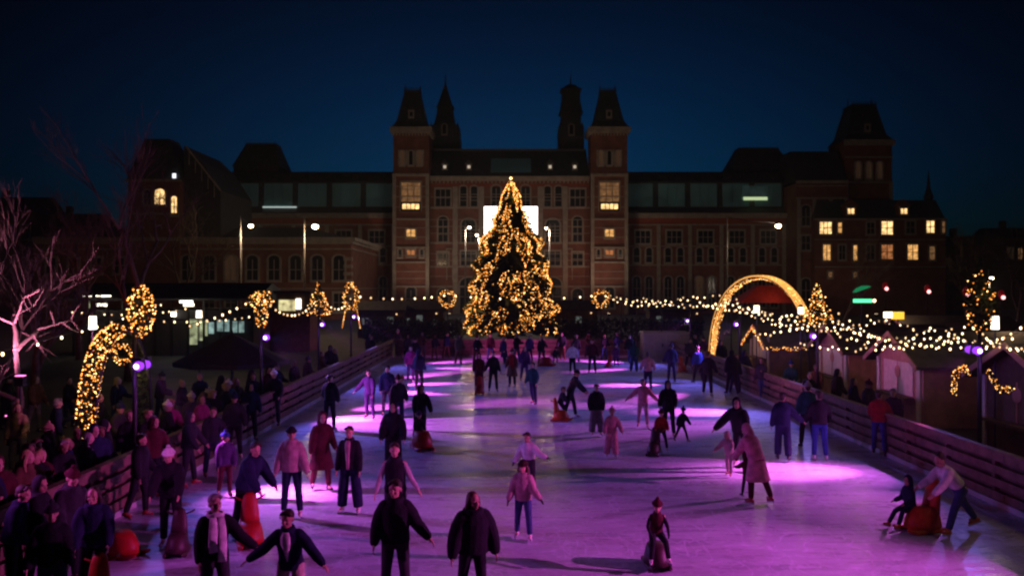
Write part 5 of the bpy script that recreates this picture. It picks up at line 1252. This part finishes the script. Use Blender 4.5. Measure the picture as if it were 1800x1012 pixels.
P_(1228, 41., 200, 'person in blue jacket and dark trousers by the far corner of the hut side', H=1.7, top='blue', bottom='black', style='hat', pom='charcoal', vox=F_)
P_(1244, 36., 150, 'person in black striding towards the big light arch', H=1.86, tp=6, top='black', bottom='black', style='short', l=(10,14,6), r=(10,-14,8), L=(20,6,24,16), Rr=(20,10,10,40), vox=F_)
P_(1287, 36.6, 190, 'burly person in black parka beside the hut side barrier', H=1.86, tp=4, top='black', bottom='black', style='hood', puff=2.6, vox=F_)
# the dark corner by the parasol side
P_(300, 15.1, 10, 'person in black coat with white bobble hat pushing a dark aid', H=1.72, tp=16, top='black', bottom='black', style='hat', pom='white', puff=2, L=(10,36,4,46), Rr=(10,36,4,46), vox=.016)
aid(312, 14.7, 10, 'dark', 'dark skating aid pushed by the white bobble hat', True, .8)
P_(432, 15.6, 60, 'person in dark jacket bending to an upright red aid', H=1.76, tp=24, top='navy', bottom='black', style='short', L=(6,34,2,44), Rr=(8,34,2,44), vox=.016)
aid(440, 15.2, 20, 'red', 'upright red skating aid beneath the bending dark jacket', True, .95)
P_(165, 12.3, 20, 'person in navy coat with pink lit face at the dark corner of the rink', H=1.66, tp=6, top='navy', bottom='black', style='long', hair='dark brown', L=(10,24,2,40), Rr=(10,24,2,40), vox=N_)
aid(168, 12.0, 10, 'orange', 'orange skating aid before the navy coat', True, .85)
aid(214, 14.6, 70, 'red', 'red skating aid standing alone near the barrier', False, .95)
P_(396, 18.6, 30, 'child with blue hat standing between the scarf and the red aid', H=1.35, tp=4, top='purple', bottom='maroon', style='hat', pom='blue', vox=M_)

for px, Y, hd, top, bot, st, pm, lb in (
 (352,22.5,70,'magenta','black','long',None,'long haired person in magenta jacket leaning on the parasol side barrier from the ice'),
 (330,19.6,100,'black','black','hood',None,'hooded black figure at the barrier under the crowd before the parasol'),
 (372,20.6,40,'black','navy','short',None,'short haired dark figure between magenta jacket and blue hatted child'),
 (412,22.8,20,'charcoal','black','hat','navy','person in charcoal coat and navy bobble hat gliding near the parasol side barrier'),
 (440,25.5,30,'navy','black','hood',None,'hooded navy figure halfway along the parasol side barrier'),
 (484,28.3,-10,'black','charcoal','hat','white','person in black coat and pale hat close to the parasol side barrier'),
 (245,16.9,80,'black','black','short',None,'dark figure leaning over the barrier behind the white bobble hat'),
 (268,18.4,50,'maroon','black','hood',None,'hooded maroon figure by the barrier below the golden arbour'),
 (118,13.1,60,'charcoal','black','hat','maroon','person in charcoal jacket and maroon hat beside the pink lit face'),
 (66,12.7,90,'black','black','hood',None,'hooded black figure turning to the barrier end'),
 (22,12.4,110,'navy','black','short',None,'navy clad figure cut by the edge of the view at the barrier end'),
 (92,11.4,20,'black','navy','hat','charcoal','dark figure with charcoal bobble hat lowest in the dark corner')):
    P_(px, Y, hd, lb, top=top, bottom=bot, style=st, pom=pm, puff=1.9, H=R.uniform(1.62,1.8), vox=.019, tp=R.uniform(2,12), l=(5,R.uniform(0,14),8), r=(5,R.uniform(-12,2),8), L=(R.uniform(8,18),R.uniform(0,30),6,R.uniform(15,60)), Rr=(R.uniform(8,18),R.uniform(0,30),6,R.uniform(15,60)))
# ---------------------------------------------------------------- spectators
TEMPL = []
def template(**k):
    t = person(0, -40-len(TEMPL)*2, 0, '-', None, z=0, skates=None, vox=.022, **k); TEMPL.append((t, k)); return t
template(style='short', L=(8,4,6,18), Rr=(8,4,6,18), puff=1.8)
template(style='hat', L=(12,20,2,70), Rr=(12,20,2,70), puff=2.2)
template(style='long', L=(10,6,4,30), Rr=(10,-2,6,14), coat='long', H=1.66)
template(style='hood', L=(12,10,4,40), Rr=(12,10,4,40), puff=2.2, H=1.8)
template(style='short', L=(10,30,4,110), Rr=(8,4,6,18), hy=25, H=1.78)
template(style='bun', L=(12,10,4,60), Rr=(14,14,2,60), H=1.62, puff=2., hy=-30)
template(style='hat', L=(10,0,8,10), Rr=(10,0,8,10), H=1.3, puff=2.)
template(style='long', L=(14,24,2,80), Rr=(10,0,8,14), hy=40, puff=1.6, hair='brown')
bake()
used_t = set()
def setmat(o, m):
    for s in o.material_slots: s.link = 'OBJECT'; s.material = m
def spectator(k, x, y, hd, label, top, bottom, hat=None, hair=None, sk=0, group='onlookers behind the barrier', sc=1.):
    src = TEMPL[k][0]
    r = src.copy(); C.objects.link(r); r.location = (x, y, 0); r.rotation_euler.z = radians(hd); r.scale = (sc, sc, sc)
    r['label'] = label; r['group'] = group
    for ch in list(src.children):
        c = ch.copy(); C.objects.link(c); c.parent = r; nm = ch.name.split('.')[0]
        if nm in ('coat','jacket','hood'): setmat(c, cloth(top))
        elif nm == 'trousers': setmat(c, cloth(bottom))
        elif nm == 'knit_hat' and hat: setmat(c, cloth(hat))
        elif nm == 'hair' and hair: setmat(c, hairm(hair))
        elif nm == 'body': setmat(c, skin(sk))
        for g_ in ch.children:
            d = g_.copy(); C.objects.link(d); d.parent = c
            if nm == 'knit_hat' and hat: setmat(d, cloth(hat))
    return r
HG = {0: 'short hair', 1: 'a %s bobble hat', 2: 'long hair', 3: 'hood up', 4: 'a phone-high hand', 5: 'a bun', 6: 'a %s bobble hat', 7: 'loose brown hair'}
HG[4] = 'one hand raised'
def where(px, row):
    """what stands next to that place in the photo"""
    if row > 900: a = 'in the darkest corner beyond the ice'
    elif px < 110 and row > 690: a = 'beyond the golden arbour foot'
    elif px < 130: a = 'below the bare pink tree'
    elif px < 210 and row < 800: a = 'close to the foot of the golden arbour'
    elif px < 300 and row < 800: a = 'between arbour and twin floodlights'
    elif px < 420 and row < 700: a = 'under the big parasol edge'
    elif px < 420 and row < 800: a = 'in the crowd before the parasol'
    elif px < 420: a = 'near the barrier below the parasol'
    elif px < 530: a = 'at the barrier beside the parasol'
    else: a = 'along the barrier near the corner'
    return a
seen_l = {}
def lab(k, top, hat, place, bottom):
    who = {0: 'short haired person', 1: 'person in %s bobble hat' % hat, 2: 'long haired person', 3: 'hooded person', 4: 'person raising one hand', 5: 'person with hair bun', 6: 'child in %s bobble hat' % hat, 7: 'brown haired person'}[k]
    return '%s, %s %s, %s trousers, %s' % (who, top, {2: 'coat', 3: 'parka'}.get(k, 'jacket'), bottom, place)
DK = ['black','black','navy','charcoal','black','maroon','brown','olive','teal','purple']
HT = ['charcoal','white','red','navy','pale grey','maroon','black','pink']
def crowd(lst, hd0, group, jig=40):
    for q, (px, row, top, k, extra) in enumerate(lst):
        H = TEMPL[k][1].get('H', 1.72); Y = F*(CAMZ-H)/(row-HZ); x = GX(px, Y)
        if row == 735: Y += 2.5; x = GX(px-20, Y)
        if px < 690 and Y < 56: x = min(x, -8.45-R.random()*.5)
        bottom = R.choice(['black','navy','denim','charcoal','brown','grey']); hat = R.choice(HT)
        if extra in CLOTH: hat = extra
        l0 = lab(k, top, hat, where(px, row), bottom); tries = 0
        while l0 in seen_l and tries < 40:
            bottom = R.choice(['black','navy','denim','charcoal','brown','grey','tan','olive']); hat = R.choice(HT); l0 = lab(k, top, hat, where(px, row), bottom); tries += 1
        seen_l[l0] = 1
        spectator(k, x, Y, hd0+R.uniform(-jig, jig), l0, top, bottom, hat, R.choice(['dark brown','brown','blond','hair grey']), R.choice((0,0,1,2,3)), group)
left = [(52,735,'tan',7,0),(78,744,'black',1,'tan'),(140,718,'maroon',0,0),(326,706,'black',1,'white'),(346,690,'charcoal',1,'pale grey'),(371,702,'magenta',7,0),(396,684,'black',0,0),(437,684,'navy',1,'pale grey'),
 (462,690,'purple',5,0),(482,672,'charcoal',4,0),(500,668,'teal',1,'white'),(526,650,'black',3,0),(548,641,'navy',0,0),(572,633,'charcoal',2,0),(598,627,'black',1,'navy'),(612,618,'brown',5,0),(640,612,'black',0,0),(662,607,'navy',3,0),
 (205,778,'maroon',4,0),(168,772,'black',0,0),(243,792,'black',5,0),(274,770,'navy',2,0),(186,806,'navy',3,0),(102,790,'brown',7,0),(48,842,'brown',4,0),(112,866,'brown',2,0),(146,838,'black',1,'maroon'),
 (330,748,'navy',0,0),(133,752,'olive',5,0),(30,700,'black',2,0),(96,700,'navy',4,0),(170,690,'black',3,0),(228,735,'charcoal',1,'navy'),
 (262,720,'black',4,0),(290,738,'black',3,0),(300,700,'brown',0,0),(318,668,'black',5,0),(352,655,'navy',4,0),(386,660,'black',3,0),(414,664,'olive',7,0),(446,655,'black',0,0),(470,645,'maroon',2,0),(10,660,'black',1,'black'),(60,660,'brown',3,0),(120,664,'black',5,0),
 (205,662,'navy',7,0),(280,655,'black',1,'charcoal'),(510,640,'black',7,0),(88,946,'charcoal',3,0),(110,985,'navy',1,'black'),(410,720,'black',4,0),(428,745,'navy',3,0),(380,790,'maroon',5,0)]
left += [(60,770,'black',0,0),(112,806,'navy',3,0),(160,832,'black',5,0),(20,830,'charcoal',1,'black'),(196,822,'black',2,0),(84,830,'black',4,0),(6,868,'navy',0,0),(226,800,'maroon',3,0),(300,780,'black',0,0),(254,815,'charcoal',7,0),(40,890,'black',3,0),(150,760,'black',2,0)]
crowd([p for p in left], 65, 'onlookers on the parasol side', 60)
def where(px, row):
    if px < 690: return 'before the hedge by the far corner'
    if px < 810: return 'below the lit wreath facing the parasol'
    if px < 990: return 'before the foot of the christmas tree'
    if px < 1130: return 'below the lit wreath facing the cabin'
    if px < 1300: return 'at the big light arch foot'
    if px < 1400: return 'before the gable outlined with lights'
    if px < 1490: return 'in the lane by the pink hut gable'
    return 'by the pale shuttered hut'
far = [(655,590,'black',0,0),(676,586,'navy',3,0),(700,580,'charcoal',1,'white'),(716,588,'black',2,0),(742,583,'brown',4,0),(764,588,'black',5,0),(784,584,'navy',0,0),(806,588,'olive',3,0),(838,590,'black',1,'red'),(862,586,'maroon',0,0),(886,592,'navy',2,0),(908,586,'black',4,0),(930,588,'purple',0,0),(952,590,'black',7,0),
 (988,584,'charcoal',3,0),(1012,588,'black',0,0),(1034,583,'brown',1,'navy'),(1062,588,'black',5,0),(1084,584,'navy',4,0),(1108,588,'black',3,0),(1220,588,'navy',0,0),(1236,592,'black',1,'charcoal'),(1254,590,'maroon',7,0),(1268,598,'black',3,0),
 (1292,622,'black',0,0),(1308,615,'navy',3,0),(1340,628,'charcoal',4,0),(1392,634,'teal',1,'blue'),(1422,655,'black',5,0),(1436,640,'brown',0,0),(1470,648,'black',3,0),(1498,664,'navy',2,0),(1572,682,'black',0,0),(1524,668,'charcoal',1,'maroon')]
crowd(far, 0, 'onlookers beyond the far barrier', 50)
for t, k in TEMPL:
    for ch in list(t.children):
        for g_ in list(ch.children): bpy.data.objects.remove(g_)
        bpy.data.objects.remove(ch)
    bpy.data.objects.remove(t)

hz = MB(); hz.box(-260,-8,-1,260,330,64)  # added thin volume imitating bloom and lifting the blacks
HM_ = bpy.data.materials.new('bloom_haze'); HM_.use_nodes = True; nt = HM_.node_tree; nt.nodes.clear()
out = nt.nodes.new('ShaderNodeOutputMaterial'); pv_ = nt.nodes.new('ShaderNodeVolumePrincipled'); pv_.inputs['Density'].default_value = .0004; pv_.inputs['Color'].default_value = (.8,.8,.82,1); pv_.inputs['Anisotropy'].default_value = .35
nt.links.new(pv_.outputs[0], out.inputs['Volume'])
tag(obj('bloom_haze', hz, HM_), None, None, kind='stuff'); S.cycles.volume_bounces = 0
